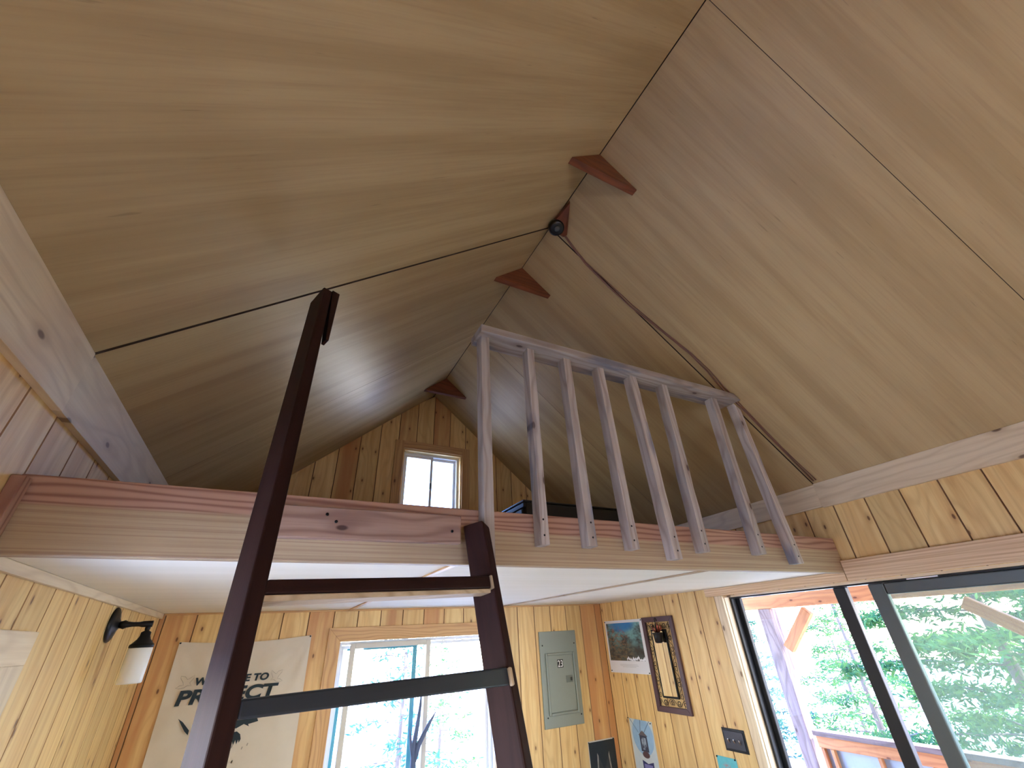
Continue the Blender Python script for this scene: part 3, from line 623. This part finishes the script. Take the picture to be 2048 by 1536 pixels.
for j in range(nv):
    for i in range(nu):
        a = j * (nu + 1) + i; F.append((a, a + 1, a + nu + 2, a + nu + 1)); F.append((K + a, K + a + nu + 1, K + a + nu + 2, K + a + 1))
mb.add(P + P2, F, 0, smooth=True); cl = part(mb, 'cloth', COTTON, bn)
bo_ = (0, YB - .0185, 0); ux, uz = (1, 0, 0), (0, 0, 1)
text_mesh('lettering', 'WELCOME TO', NAVY, bn, (.303, YB - .0185, 1.684), ux, uz, .425, .043, .045, .12)
text_mesh('lettering', 'PROJECT', NAVY, bn, (.228, YB - .0185, 1.560), ux, uz, .572, .104, .038, .12)
bird = [(0, .0), (.018, .012), (.036, .014), (.030, .030), (.014, .050), (.012, .064), (.036, .058), (.050, .042), (.066, .052), (.082, .066), (.080, .046), (.066, .024), (.078, .008), (.058, .010), (.040, -.002), (.018, -.004)]
for ox, oz, sx in ((.207, 1.678, 1.05), (.818, 1.672, -.95)):
    mb = MB(); mb.tube([(ox + p[0] * sx, YB - .0175, oz + p[1]) for p in bird], .0011, closed=True, n=6); part(mb, 'bird_outline', INKGREY, bn)
flat('inked_shape', [(.270, 1.520), (.300, 1.500), (.345, 1.455), (.345, 1.432), (.322, 1.452), (.296, 1.485)], NAVY, bn, bo_, ux, uz)
flat('inked_shape', [(.42, 1.50), (.56, 1.52), (.70, 1.50), (.72, 1.462), (.665, 1.452), (.672, 1.440), (.64, 1.455), (.60, 1.436), (.575, 1.452), (.50, 1.44), (.44, 1.46)], NAVY, bn, bo_, ux, uz)
flat('inked_shape', [(.585, 1.418), (.61, 1.421), (.632, 1.405), (.641, 1.380), (.634, 1.362), (.628, 1.378), (.622, 1.355), (.612, 1.378), (.605, 1.352), (.595, 1.374), (.585, 1.35)], NAVY, bn, bo_, ux, uz)
for k in range(16):
    x = random.uniform(.585, .72); z = random.uniform(.95, 1.36); flat('ink_fleck', [(x, z), (x + .006, z - .002), (x + .002, z - .016), (x - .004, z - .012)], INKGREY, bn, bo_, ux, uz)
pins(bn, [(.160, YB - .012, 1.925), (.950, YB - .012, 1.931)], (0, -1, 0))

# ------------------------------------------------------------------ breaker panel
bp_ = thing('breaker_panel', (3.11, YB, 1.17), 'grey-green metal breaker panel with a 23 sticker on the back wall', 'electrical panel')
X0, X1, Z0, Z1 = 2.905, 3.312, 1.171, 1.880
mb = MB(); mb.box((X0, YB - .012, Z0), (X1, YB - .0005, Z1)); part(mb, 'cover', PANELG, bp_, .003)
mb = MB(); a0, a1, b0, b1 = 2.955, 3.272, 1.254, 1.709
for (p, q, r_, s_) in ((a0, a0 + .020, b0, b1), (a1 - .020, a1, b0, b1), (a0 + .02, a1 - .02, b1 - .020, b1), (a0 + .02, a1 - .02, b0, b0 + .020)): mb.box((p, YB - .026, r_), (q, YB - .0125, s_))
part(mb, 'raised_border', PANELG, bp_, .006)
mb = MB(); mb.box((a0 + .0225, YB - .0175, b0 + .0225), (a1 - .0235, YB - .0125, b1 - .0235)); dr = part(mb, 'door', PANELG, bp_, .002)
mb = MB(); mb.box((3.158, YB - .0205, 1.478), (3.228, YB - .018, 1.530)); lt = part(mb, 'latch', PANELG2, dr, .002)
mb = MB(); mb.box((3.205, YB - .026, 1.490), (3.220, YB - .021, 1.515)); part(mb, 'latch_tab', BLACKPL, bp_, .002)
mb = MB(); mb.box((3.078, YB - .0185, 1.592), (3.140, YB - .0178, 1.655)); st = part(mb, 'number_sticker', BLACKPL, bp_)
text_mesh('number', '23', PAPER, bp_, (3.082, YB - .0186, 1.597), ux, uz, .054, .052, .01, 0)
for (x, z) in ((2.935, 1.77), (3.286, 1.775), (2.942, 1.245), (3.288, 1.24)):
    mb = MB(); mb.lathe([(.006, 0), (.0055, .002)], (x, YB - .0125, z), (0, -1, 0), n=12); part(mb, 'screw', BLACKMETAL, bp_)

# ------------------------------------------------------------------ pictures (procedural art in the picture's own 0-1 coordinates)
def sheet(name, parent, axis, pos, u0, u1, v0, v1, mat, curl=.003, th=.0008, flip=False, n=10):
    mb = MB(); P = []; G = []; F = []
    for j in range(n + 1):
        for i in range(n + 1):
            a, b = i / n, j / n; u = u0 + (u1 - u0) * a; v = v0 + (v1 - v0) * b
            c = .0012 + curl * (math.sin(math.pi * a) * .5 + .5 * math.sin(math.pi * b * 2.2 + a * 2)) ** 2
            P.append((u, pos - c, v) if axis == 'x' else (pos - c, u, v)); G.append((a, b, 0))
    K = len(P); P += [((p[0], p[1] + th, p[2]) if axis == 'x' else (p[0] + th, p[1], p[2])) for p in P]; G += G
    for j in range(n):
        for i in range(n):
            a = j * (n + 1) + i; F.append((a, a + 1, a + n + 2, a + n + 1)); F.append((K + a, K + a + n + 1, K + a + n + 2, K + a + 1))
    mb.add(P, F, 0, smooth=True, gc=G); return part(mb, name, mat, parent)
def art(name, fn, rough=.5):
    m, t, b = new_mat(name); g = attr(t, 'gc'); s = nd(t, 'ShaderNodeSeparateXYZ'); t.links.new(g, s.inputs[0]); c = fn(t, g, s.outputs[0], s.outputs[1]); t.links.new(c, b.inputs['Base Color']); b.inputs['Roughness'].default_value = rough; return m
def box_mask(t, u, v, a, b, c, d):
    m1 = mth(t, 'MULTIPLY', mth(t, 'GREATER_THAN', u, a), mth(t, 'LESS_THAN', u, b)); m2 = mth(t, 'MULTIPLY', mth(t, 'GREATER_THAN', v, c), mth(t, 'LESS_THAN', v, d)); return mth(t, 'MULTIPLY', m1, m2)
def ell(t, u, v, cu, cv, ru, rv, soft=.08):
    d = mth(t, 'ADD', mth(t, 'POWER', mth(t, 'ABSOLUTE', mth(t, 'DIVIDE', mth(t, 'SUBTRACT', u, cu), ru)), 2), mth(t, 'POWER', mth(t, 'ABSOLUTE', mth(t, 'DIVIDE', mth(t, 'SUBTRACT', v, cv), rv)), 2))
    return mth(t, 'SUBTRACT', 1, sstep(t, d, 1 - soft, 1 + soft))
def storm(t, g, u, v):
    n1 = noise(t, vmul(t, g, (5, 6, 1)), 1, 6, .65); n2 = noise(t, vmul(t, g, (9, 14, 1)), 1.3, 6, .7)
    c = mix(t, sstep(t, n1, .35, .65), (.035, .03, .025), (.20, .42, .42))
    c = mix(t, mth(t, 'MULTIPLY', ell(t, u, v, .45, .93, .32, .16, .6), .9), c, (.03, .22, .50))
    c = mix(t, mth(t, 'MULTIPLY', sstep(t, mth(t, 'SUBTRACT', .62, v), -.10, .25), .85), c, (.05, .04, .028))
    c = mix(t, mth(t, 'MULTIPLY', mth(t, 'MULTIPLY', sstep(t, n2, .5, .6), ell(t, u, v, .2, .66, .35, .22, .6)), .75), c, (.34, .12, .07))
    c = mix(t, mth(t, 'MULTIPLY', mth(t, 'MULTIPLY', sstep(t, n2, .46, .56), ell(t, u, v, .25, .36, .45, .3, .6)), .6), c, (.22, .16, .09))
    line = mth(t, 'ABSOLUTE', mth(t, 'SUBTRACT', mth(t, 'ADD', v, mth(t, 'MULTIPLY', noise(t, vmul(t, g, (16, 2, 1)), 1, 5, .8), -.32)), .10))
    c = mix(t, mth(t, 'MULTIPLY', mth(t, 'LESS_THAN', line, .022), mth(t, 'GREATER_THAN', u, .48)), c, (.85, .88, .92))
    c = mix(t, box_mask(t, u, v, .035, .93, .225, .945), (.78, .79, .80), c)
    for k, (a, b_) in enumerate(((.28, .72), (.28, .74), (.34, .68))):
        c = mix(t, mth(t, 'MULTIPLY', box_mask(t, u, v, a, b_, .155 - k * .022, .161 - k * .022), .55), c, (.25, .25, .25))
    return c
art1 = art('storm_art', storm)
pr = thing('landscape_print', (XR, 3.6, 1.7), 'unframed stormy blue and brown landscape print with white border, left of the tall mirror', 'picture')
# u runs away from the corner: left edge at the room corner side
o = sheet('paper', pr, 'y', XR - .0005, 3.862, 3.323, 1.520, 1.940, art1)
pins(pr, [(XR - .003, 3.855, 1.930), (XR - .003, 3.335, 1.930), (XR - .003, 3.845, 1.535), (XR - .003, 3.338, 1.530)], (-1, 0, 0))

def wolf(t, g, u, v):
    n1 = noise(t, vmul(t, g, (9, 9, 1)), 1, 4)
    c = mix(t, n1, (.006, .014, .020), (.014, .026, .034))
    for cu, sg in ((.30, 1), (.74, -1)):
        top = .80; uu = mth(t, 'MULTIPLY', mth(t, 'SUBTRACT', u, cu), sg); dv = mth(t, 'SUBTRACT', top, v)
        wdt = mth(t, 'MULTIPLY', dv, .75); inside = mth(t, 'MULTIPLY', mth(t, 'GREATER_THAN', mth(t, 'ADD', uu, mth(t, 'MULTIPLY', dv, .15)), 0), mth(t, 'LESS_THAN', uu, wdt)); inside = mth(t, 'MULTIPLY', inside, mth(t, 'GREATER_THAN', v, .50))
        edge = mth(t, 'LESS_THAN', mth(t, 'ADD', uu, mth(t, 'MULTIPLY', dv, .15)), .045)
        c = mix(t, mth(t, 'MULTIPLY', inside, .8), c, (.035, .04, .04)); c = mix(t, mth(t, 'MULTIPLY', mth(t, 'MULTIPLY', inside, edge), mth(t, 'ADD', n1, .1)), c, (.42, .40, .34))
    c = mix(t, mth(t, 'MULTIPLY', mth(t, 'MULTIPLY', ell(t, u, v, .53, .30, .27, .24, .5), sstep(t, n1, .35, .7)), .5), c, (.16, .16, .15))
    for cu in (.42, .64): c = mix(t, ell(t, u, v, cu, .34, .035, .02), c, (.35, .28, .10))
    return mix(t, box_mask(t, u, v, .02, 1.1, -.1, .98), (.55, .53, .48), c)
art2 = art('animal_art', wolf, .35)
pr = thing('animal_print', (3.47, YB, 1.04), 'black print of a dark animal face with upright ears, below the breaker panel', 'picture')
sheet('paper', pr, 'x', YB - .0005, 3.328, 3.617, .62, 1.042, art2, .002)
pins(pr, [(3.335, YB - .003, 1.034), (3.604, YB - .003, 1.036)], (0, -1, 0))

def lantern(t, g, u, v):
    n1 = noise(t, vmul(t, g, (7, 12, 1)), 1, 4)
    c = mix(t, n1, (.50, .58, .58), (.66, .72, .70))
    ev = ell(t, u, v, .52, .83, .45, .20, .04); c = mix(t, ev, c, mix(t, n1, (.20, .40, .60), (.42, .60, .74)))
    for (au, av, du) in ((.44, .93, -.6), (.33, .90, 2.4), (.60, .90, -2.2)):
        d = mth(t, 'ABSOLUTE', mth(t, 'SUBTRACT', mth(t, 'ADD', u, mth(t, 'MULTIPLY', mth(t, 'SUBTRACT', v, .87), du)), au)); c = mix(t, mth(t, 'MULTIPLY', mth(t, 'LESS_THAN', d, .014), mth(t, 'GREATER_THAN', v, .86)), c, (.12, .20, .32))
    roof = mth(t, 'MULTIPLY', mth(t, 'LESS_THAN', mth(t, 'ABSOLUTE', mth(t, 'SUBTRACT', u, .53)), mth(t, 'MULTIPLY', mth(t, 'SUBTRACT', .89, v), 3.6)), mth(t, 'GREATER_THAN', v, .835)); c = mix(t, roof, c, (.14, .12, .13))
    c = mix(t, box_mask(t, u, v, .37, .69, .67, .835), c, (.04, .05, .08)); c = mix(t, mth(t, 'MULTIPLY', box_mask(t, u, v, .43, .63, .69, .815), sstep(t, n1, .38, .55)), c, (.36, .44, .52))
    c = mix(t, ell(t, u, v, .54, .64, .15, .035, .2), c, (.10, .055, .055))
    c = mix(t, mth(t, 'MULTIPLY', box_mask(t, u, v, .34, .80, .44, .585), mth(t, 'GREATER_THAN', mth(t, 'ADD', mth(t, 'MULTIPLY', mth(t, 'ABSOLUTE', mth(t, 'SUBTRACT', u, .57)), .12), .552), v)), c, (.03, .035, .12)); c = mix(t, box_mask(t, u, v, .40, .74, .40, .545), c, (.22, .22, .46))
    return c
art3 = art('lantern_art', lantern)
pr = thing('lantern_print', (XR, 3.57, 1.19), 'pale blue print of a dark lantern in an oval, below the tall mirror', 'picture')
sheet('paper', pr, 'y', XR - .0005, 3.708, 3.424, .56, 1.192, art3, .006)
pins(pr, [(XR - .003, 3.716, 1.193), (XR - .003, 3.440, 1.180)], (-1, 0, 0))
def teal(t, g, u, v):
    n1 = noise(t, vmul(t, g, (6, 6, 1)), 1, 5); c = mix(t, n1, (.06, .38, .42), (.14, .52, .52))
    return mix(t, mth(t, 'MULTIPLY', ell(t, u, v, .45, .55, .30, .28, .5), sstep(t, noise(t, vmul(t, g, (16, 16, 1)), 1, 4), .42, .58)), c, (.36, .20, .20))
pr = thing('teal_print', (XR, 2.73, 1.07), 'small teal print with a reddish flower shape, below the light switches', 'picture')
sheet('paper', pr, 'y', XR - .0005, 2.812, 2.648, .87, 1.074, art('teal_art', teal), .002)
pins(pr, [(XR - .003, 2.806, 1.069), (XR - .003, 2.657, 1.069)], (-1, 0, 0))

# ------------------------------------------------------------------ tall mirror with iron scrolls
mi = thing('wall_mirror', (XR, 3.12, 1.27), 'tall narrow mirror in an aubergine frame with black iron scrollwork', 'mirror')
Y0, Y1, Z0, Z1 = 2.940, 3.307, 1.276, 1.946; w = .040; f0, f1 = XR - .022, XR - .0005
mb = MB()
for poly in ([(Y0, Z0), (Y1, Z0), (Y1 - w, Z0 + w), (Y0 + w, Z0 + w)], [(Y0 + w, Z1 - w), (Y1 - w, Z1 - w), (Y1, Z1), (Y0, Z1)], [(Y0, Z0), (Y0 + w, Z0 + w), (Y0 + w, Z1 - w), (Y0, Z1)], [(Y1 - w, Z0 + w), (Y1, Z0), (Y1, Z1), (Y1 - w, Z1 - w)]):
    mb.prism([(f1, p[0], p[1]) for p in poly], (f0 - f1, 0, 0), 0)
part(mb, 'frame', PURPLE, mi, .003)
iy0, iy1, iz0, iz1 = 3.040, 3.214, 1.372, 1.850
mb = MB(); q = .013
for (a, b, c, d) in ((iy0, iy0 + q, iz0, iz1), (iy1 - q, iy1, iz0, iz1), (iy0 + q, iy1 - q, iz1 - q, iz1), (iy0 + q, iy1 - q, iz0, iz0 + q)): mb.box((XR - .020, a, c), (XR - .006, b, d))
part(mb, 'inner_frame', BLACKMETAL, mi, .002)
mb = MB(); ya, yb_, za_, zb_ = iy0 + q, iy1 - q, iz0 + q, iz1 - q; mb.hexa([(XR - .0105, ya, za_), (XR - .0065, ya, za_), (XR - .0145, yb_, za_), (XR - .0185, yb_, za_), (XR - .0105, ya, zb_), (XR - .0065, ya, zb_), (XR - .0145, yb_, zb_), (XR - .0185, yb_, zb_)]); part(mb, 'glass', MIRROR, mi)
mb = MB(); xx = XR - .014
def scroll(mb, c, a0, turns, r0, r1, sgn=1):
    pts = []
    for i in range(22):
        s = i / 21; a = a0 + sgn * turns * 2 * math.pi * s; r = r0 + (r1 - r0) * s; pts.append((xx, c[0] + math.cos(a) * r, c[1] + math.sin(a) * r))
    mb.tube(pts, .0019, n=6)
def sscroll(mb, cy, cz, h, wd_, vertical=True, sg=1):
    pts = []
    for i in range(61):
        s = i / 60 * 2 - 1; r = .5 - abs(s)
        if abs(s) <= .45: a, b = s / .45 * (h * .34), sg * wd_ * .42 * math.sin(s / .45 * math.pi / 2)
        else:
            k = (abs(s) - .45) / .55; sc_ = 1 if s > 0 else -1; rr = wd_ * .42 * (1 - .72 * k); an = k * 2 * math.pi * 1.15
            a = sc_ * (h * .34 + math.sin(an) * rr); b = sc_ * sg * (math.cos(an) * rr)
        pts.append((xx, cy + b, cz + a) if vertical else (xx, cy + a, cz + b))
    mb.tube(pts, .0019, n=6)
for side in ((Y0 + w + iy0) / 2, (Y1 - w + iy1) / 2):
    for k, zc in enumerate((1.43, 1.535, 1.64, 1.745, 1.83)): sscroll(mb, side, zc, .105, .052, True, 1 if k % 2 else -1)
for zc in ((Z0 + w + iz0) / 2, (Z1 - w + iz1) / 2):
    for k, yc in enumerate((3.02, 3.085, 3.165, 3.232)): sscroll(mb, yc, zc, .085, .05, False, 1 if k % 2 else -1)
part(mb, 'scrollwork', BLACKMETAL, mi)
# hanging pot on a hook above the mirror
hp = thing('hanging_pot', (XR - .06, 3.10, 1.75), 'small black pot with copper-red petals hanging in front of the tall mirror', 'pot')
pc = Vector((XR - .060, 3.093, 0))
mb = MB(); mb.lathe([(.024, 1.752), (.032, 1.760), (.037, 1.80), (.041, 1.818), (.045, 1.822), (.045, 1.828), (.038, 1.828)], pc, (0, 0, 1), n=28); po = part(mb, 'pot', BLACKPL, hp)
mb = MB(); mb.tube([(XR - .0225, 3.115, 1.915), (XR - .035, 3.112, 1.932), (XR - .050, 3.105, 1.936), (XR - .060, 3.100, 1.925), (XR - .062, 3.096, 1.905), (XR - .060, 3.093, 1.88), (XR - .060, 3.093, 1.845)], .0035, n=8); part(mb, 'hook', BLACKMETAL, hp)
for k in range(10):
    a = k * 2.4; rr = .022 + .008 * (k % 3); base = pc + Vector((math.cos(a) * .012, math.sin(a) * .012, 1.826)); tip = pc + Vector((math.cos(a) * rr * 1.2, math.sin(a) * rr * 1.2, 1.868 + .012 * (k % 4)))
    mb = MB(); md = base.lerp(tip, .5) + Vector((math.cos(a), math.sin(a), 0)) * .006; mb.tube([base, md, tip], [.004, .009, .0015], n=8, flat=.5); part(mb, 'petal', COPPER if k % 3 else BLACKPL, hp)

# ------------------------------------------------------------------ light switches
sw = thing('light_switch', (XR, 2.617, 1.17), 'dark pewter triple switch plate with three chrome toggles beside the sliding door', 'light switch')
mb = MB(); mb.box((XR - .004, 2.526, 1.114), (XR - .0005, 2.709, 1.240)); part(mb, 'plate', BLACKMETAL, sw, .002)
mb = MB(); mb.box((XR - .008, 2.540, 1.128), (XR - .0042, 2.695, 1.226)); part(mb, 'plate_centre', PEWTER, sw, .003)
for y in (2.573, 2.618, 2.663):
    mb = MB(); mb.bar((XR - .0075, y + .004, 1.168), (XR - .020, y + .004, 1.186), (0, -1, 0), (0, 0, -1), .008, .010); part(mb, 'toggle', CHROME, sw, .002)

# ------------------------------------------------------------------ driftwood branch on the window sill
mb = MB(); by = YB - .055
tr = [(1.775, by, .915), (1.772, by, 1.05), (1.768, by, 1.20), (1.785, by - .01, 1.33), (1.80, by - .01, 1.45), (1.806, by, 1.56)]
mb.tube(tr, [.022, .022, .020, .015, .010, .003], n=8)
mb.tube([(1.775, by, 1.12), (1.80, by - .02, 1.22), (1.86, by - .03, 1.32), (1.915, by - .035, 1.40)], [.017, .018, .014, .003], n=8)
mb.tube([(1.770, by, 1.13), (1.745, by - .01, 1.22), (1.728, by - .015, 1.315)], [.014, .011, .003], n=8)
tag(mb.build('driftwood_branch', BRANCH), 'forked blue-grey bare branch standing in front of the lower window', 'branch')
mb = MB(); mb.box((1.07, YB - .10, .895), (2.54, YB - .022, .915)); struct(mb.build('trim_%d' % (trim.n + 1), CASING, bevel=.003), 'wooden sill ledge under the lower back window')

# ------------------------------------------------------------------ porch outside the sliding door
PX = XR + 2.0
mb = MB(); y = -3.0
while y < 5.6: mb.box((XR + .15, y, -.16), (PX + .35, y + .138, -.12), 0, L=(1, 0, 0)); y += .142
dk = mb.build('porch_deck', DECKW); struct(dk, 'board deck of the porch outside the sliding door')
mb = MB(); mb.hexa([(XR + .145, -3, 2.50), (PX + .5, -3, 2.26), (PX + .5, 5.6, 2.26), (XR + .145, 5.6, 2.50), (XR + .145, -3, 2.54), (PX + .5, -3, 2.30), (PX + .5, 5.6, 2.30), (XR + .145, 5.6, 2.54)], 0, (1, 0, 0)); struct(mb.build('porch_roof', ROOFM), 'roof over the porch')
mb = MB(); mb.box((PX, -3, 1.985), (PX + .10, 5.6, 2.175), 0, L=(0, 1, 0)); tag(mb.build('porch_beam', PORCHW, bevel=.006), 'orange-brown timber beam along the porch edge outside the door', 'beam')
def porch_post(y, lab):
    mb = MB(); mb.box((PX, y - .07, -.118), (PX + .13, y + .07, 1.984), 0); tag(mb.build('porch_post', PORCHG, bevel=.006), lab, 'post', 'porch posts')
porch_post(3.505, 'square timber porch post seen through the left glass of the sliding door')
porch_post(.75, 'square timber porch post beyond the right glass of the sliding door')
def brace(y0, z0, y1, z1, lab):
    mb = MB(); a = Vector((PX + .02, y0, z0)); b = Vector((PX + .02, y1, z1)); d = (b - a).normalized(); n_ = Vector((1, 0, 0)).cross(d)
    mb.bar(a - n_ * .05, b - n_ * .05, n_, (1, 0, 0), .10, .07); tag(mb.build('porch_brace', PORCHW, bevel=.005), lab, 'brace', 'porch knee braces')
brace(3.375, 1.60, 3.035, 1.943, 'short orange diagonal brace beside the porch post behind the left glass')
brace(.885, 1.28, 1.74, 1.925, 'long diagonal brace under the porch beam behind the right glass')
pr = thing('porch_railing', (PX + .05, 2.1, -.12), 'porch railing with timber top rail and grey sheet panels outside the door', 'railing')
mb = MB(); mb.box((PX - .03, .825, .885), (PX + .09, 3.375, .925), 0); part(mb, 'top_rail', PORCHG, pr, .004)
mb = MB(); mb.box((PX + .01, .825, .790), (PX + .05, 3.375, .880), 0); part(mb, 'upper_rail', PORCHW, pr, .004)
mb = MB(); mb.box((PX + .01, .825, .02), (PX + .05, 3.375, .10), 0); part(mb, 'lower_rail', PORCHW, pr, .004)
yy = .86
while yy < 3.3:
    y2 = min(yy + .40, 3.36); mb = MB(); mb.box((PX + .055, yy, .03), (PX + .062, y2 - .012, .875)); part(mb, 'sheet_panel', SHEET, pr)
    mb = MB(); mb.box((PX + .008, y2 - .03, .101), (PX + .048, y2, .789)); part(mb, 'baluster', PORCHW, pr, .003); yy = y2 + .002
    if y2 >= 3.35: break

# ------------------------------------------------------------------ ground and trees
mb = MB(); n = 40; P = []; F = []
for j in range(n + 1):
    for i in range(n + 1):
        x = -60 + 3.2 * i; y = -60 + 3.4 * j; d = max(0, x - 6, y - 6, -x - 2, -y - 4)
        P.append((x, y, -.45 - .16 * min(d, 14) + .25 * math.sin(x * .31) * math.cos(y * .27) * min(1, d / 4)))
for j in range(n):
    for i in range(n): a = j * (n + 1) + i; F.append((a, a + 1, a + n + 2, a + n + 1))
mb.add(P, F, 0, smooth=True); struct(mb.build('ground', GROUND), 'pale sloping ground outside')
def tree(x, y, zb, h, r, dens, leaf, lab, seed, crown0=.12, lsz=.10):
    rnd_ = random.Random(seed); t = thing('conifer_tree', (x, y, zb), lab, 'tree', 'trees outside')
    mb = MB(); mb.tube([(x, y, zb - .4), (x + .05, y, zb + h * .5), (x, y + .03, zb + h)], [h * .009 + .03, h * .006 + .015, .01], n=8)
    P = []; F = []; RR = []; lf = MB(); b0 = len(lf.v)
    nb = int(h * 7)
    for k in range(nb):
        z = crown0 + (1 - crown0) * (k + rnd_.random()) / nb; ln = r * (1 - z) ** .75 * rnd_.uniform(.75, 1.1) + .12; az = k * 2.399 + rnd_.uniform(-.4, .4)
        o = Vector((x, y, zb + h * z)); dv = Vector((math.cos(az), math.sin(az), -.12 + .25 * z)); e_ = o + dv * ln
        md = o.lerp(e_, .55) + Vector((0, 0, .05 * ln)); mb.tube([o, md, e_], [.016, .011, .004], n=5)
        m_ = int(ln * dens * 4)
        for q in range(m_):
            s_ = rnd_.random() ** .7; c = (o.lerp(md, s_ * 2) if s_ < .5 else md.lerp(e_, s_ * 2 - 1)); side = Vector((-dv.y, dv.x, 0)) * rnd_.gauss(0, .16 * ln * (1.15 - s_) + .05)
            c = c + side + Vector((0, 0, rnd_.gauss(-.04, .06))); a1 = Vector((rnd_.gauss(0, 1), rnd_.gauss(0, 1), rnd_.gauss(-.3, .6))).normalized(); a2 = a1.orthogonal().normalized(); a2.rotate(Matrix.Rotation(rnd_.random() * 6.28, 3, a1)); L_ = lsz * rnd_.uniform(.45, 1.0); w_ = L_ * .24
            rv = rnd_.random(); b = len(lf.v)
            for p in (c - a1 * L_, c + a2 * w_, c + a1 * L_, c - a2 * w_): lf.v.append(p); lf.g.append((0, 0, 0)); lf.r.append(rv)
            lf.f.append([b, b + 1, b + 2, b + 3]); lf.m.append(0); lf.sm.append(False)
    part(mb, 'trunk', BARK, t); o = lf.build('foliage', leaf, t, recalc=False); return t
tree(9.8, 3.0, -1.2, 7.4, 2.9, 120, LEAF, 'dense green conifer seen through the right glass of the sliding door', 1, .05, .085)
tree(15.0, 2.6, -1.8, 9.5, 2.2, 80, LEAF2, 'blue-green conifer at the right edge of the sliding door', 2, .05, .10)
tree(14.2, 7.4, -1.8, 6.0, 2.1, 34, LEAF, 'light green conifer behind the middle stiles of the sliding door', 3, .05, .09)
tree(16.5, 12.2, -2.8, 5.6, 1.9, 30, LEAF2, 'sparse far conifer beyond the porch post', 4, .1, .11)
tree(23, 12.8, -2.6, 5.2, 2.0, 16, LEAF, 'sparse far conifer between porch post and door stile', 5, .1, .12)
tree(3.4, 10.5, -1.2, 4.6, 1.3, 16, LEAF2, 'thin conifer seen in the left sash of the lower back window', 6, .1, .09)
tree(5.6, 14.5, -2.2, 4.9, 1.5, 12, LEAF, 'thin far conifer low in the lower back window', 7, .1, .10)
tree(20.5, 4.6, -2.6, 11.5, 3.2, 90, LEAF, 'large pale conifer far behind the dense green conifer', 8, .03, .13)
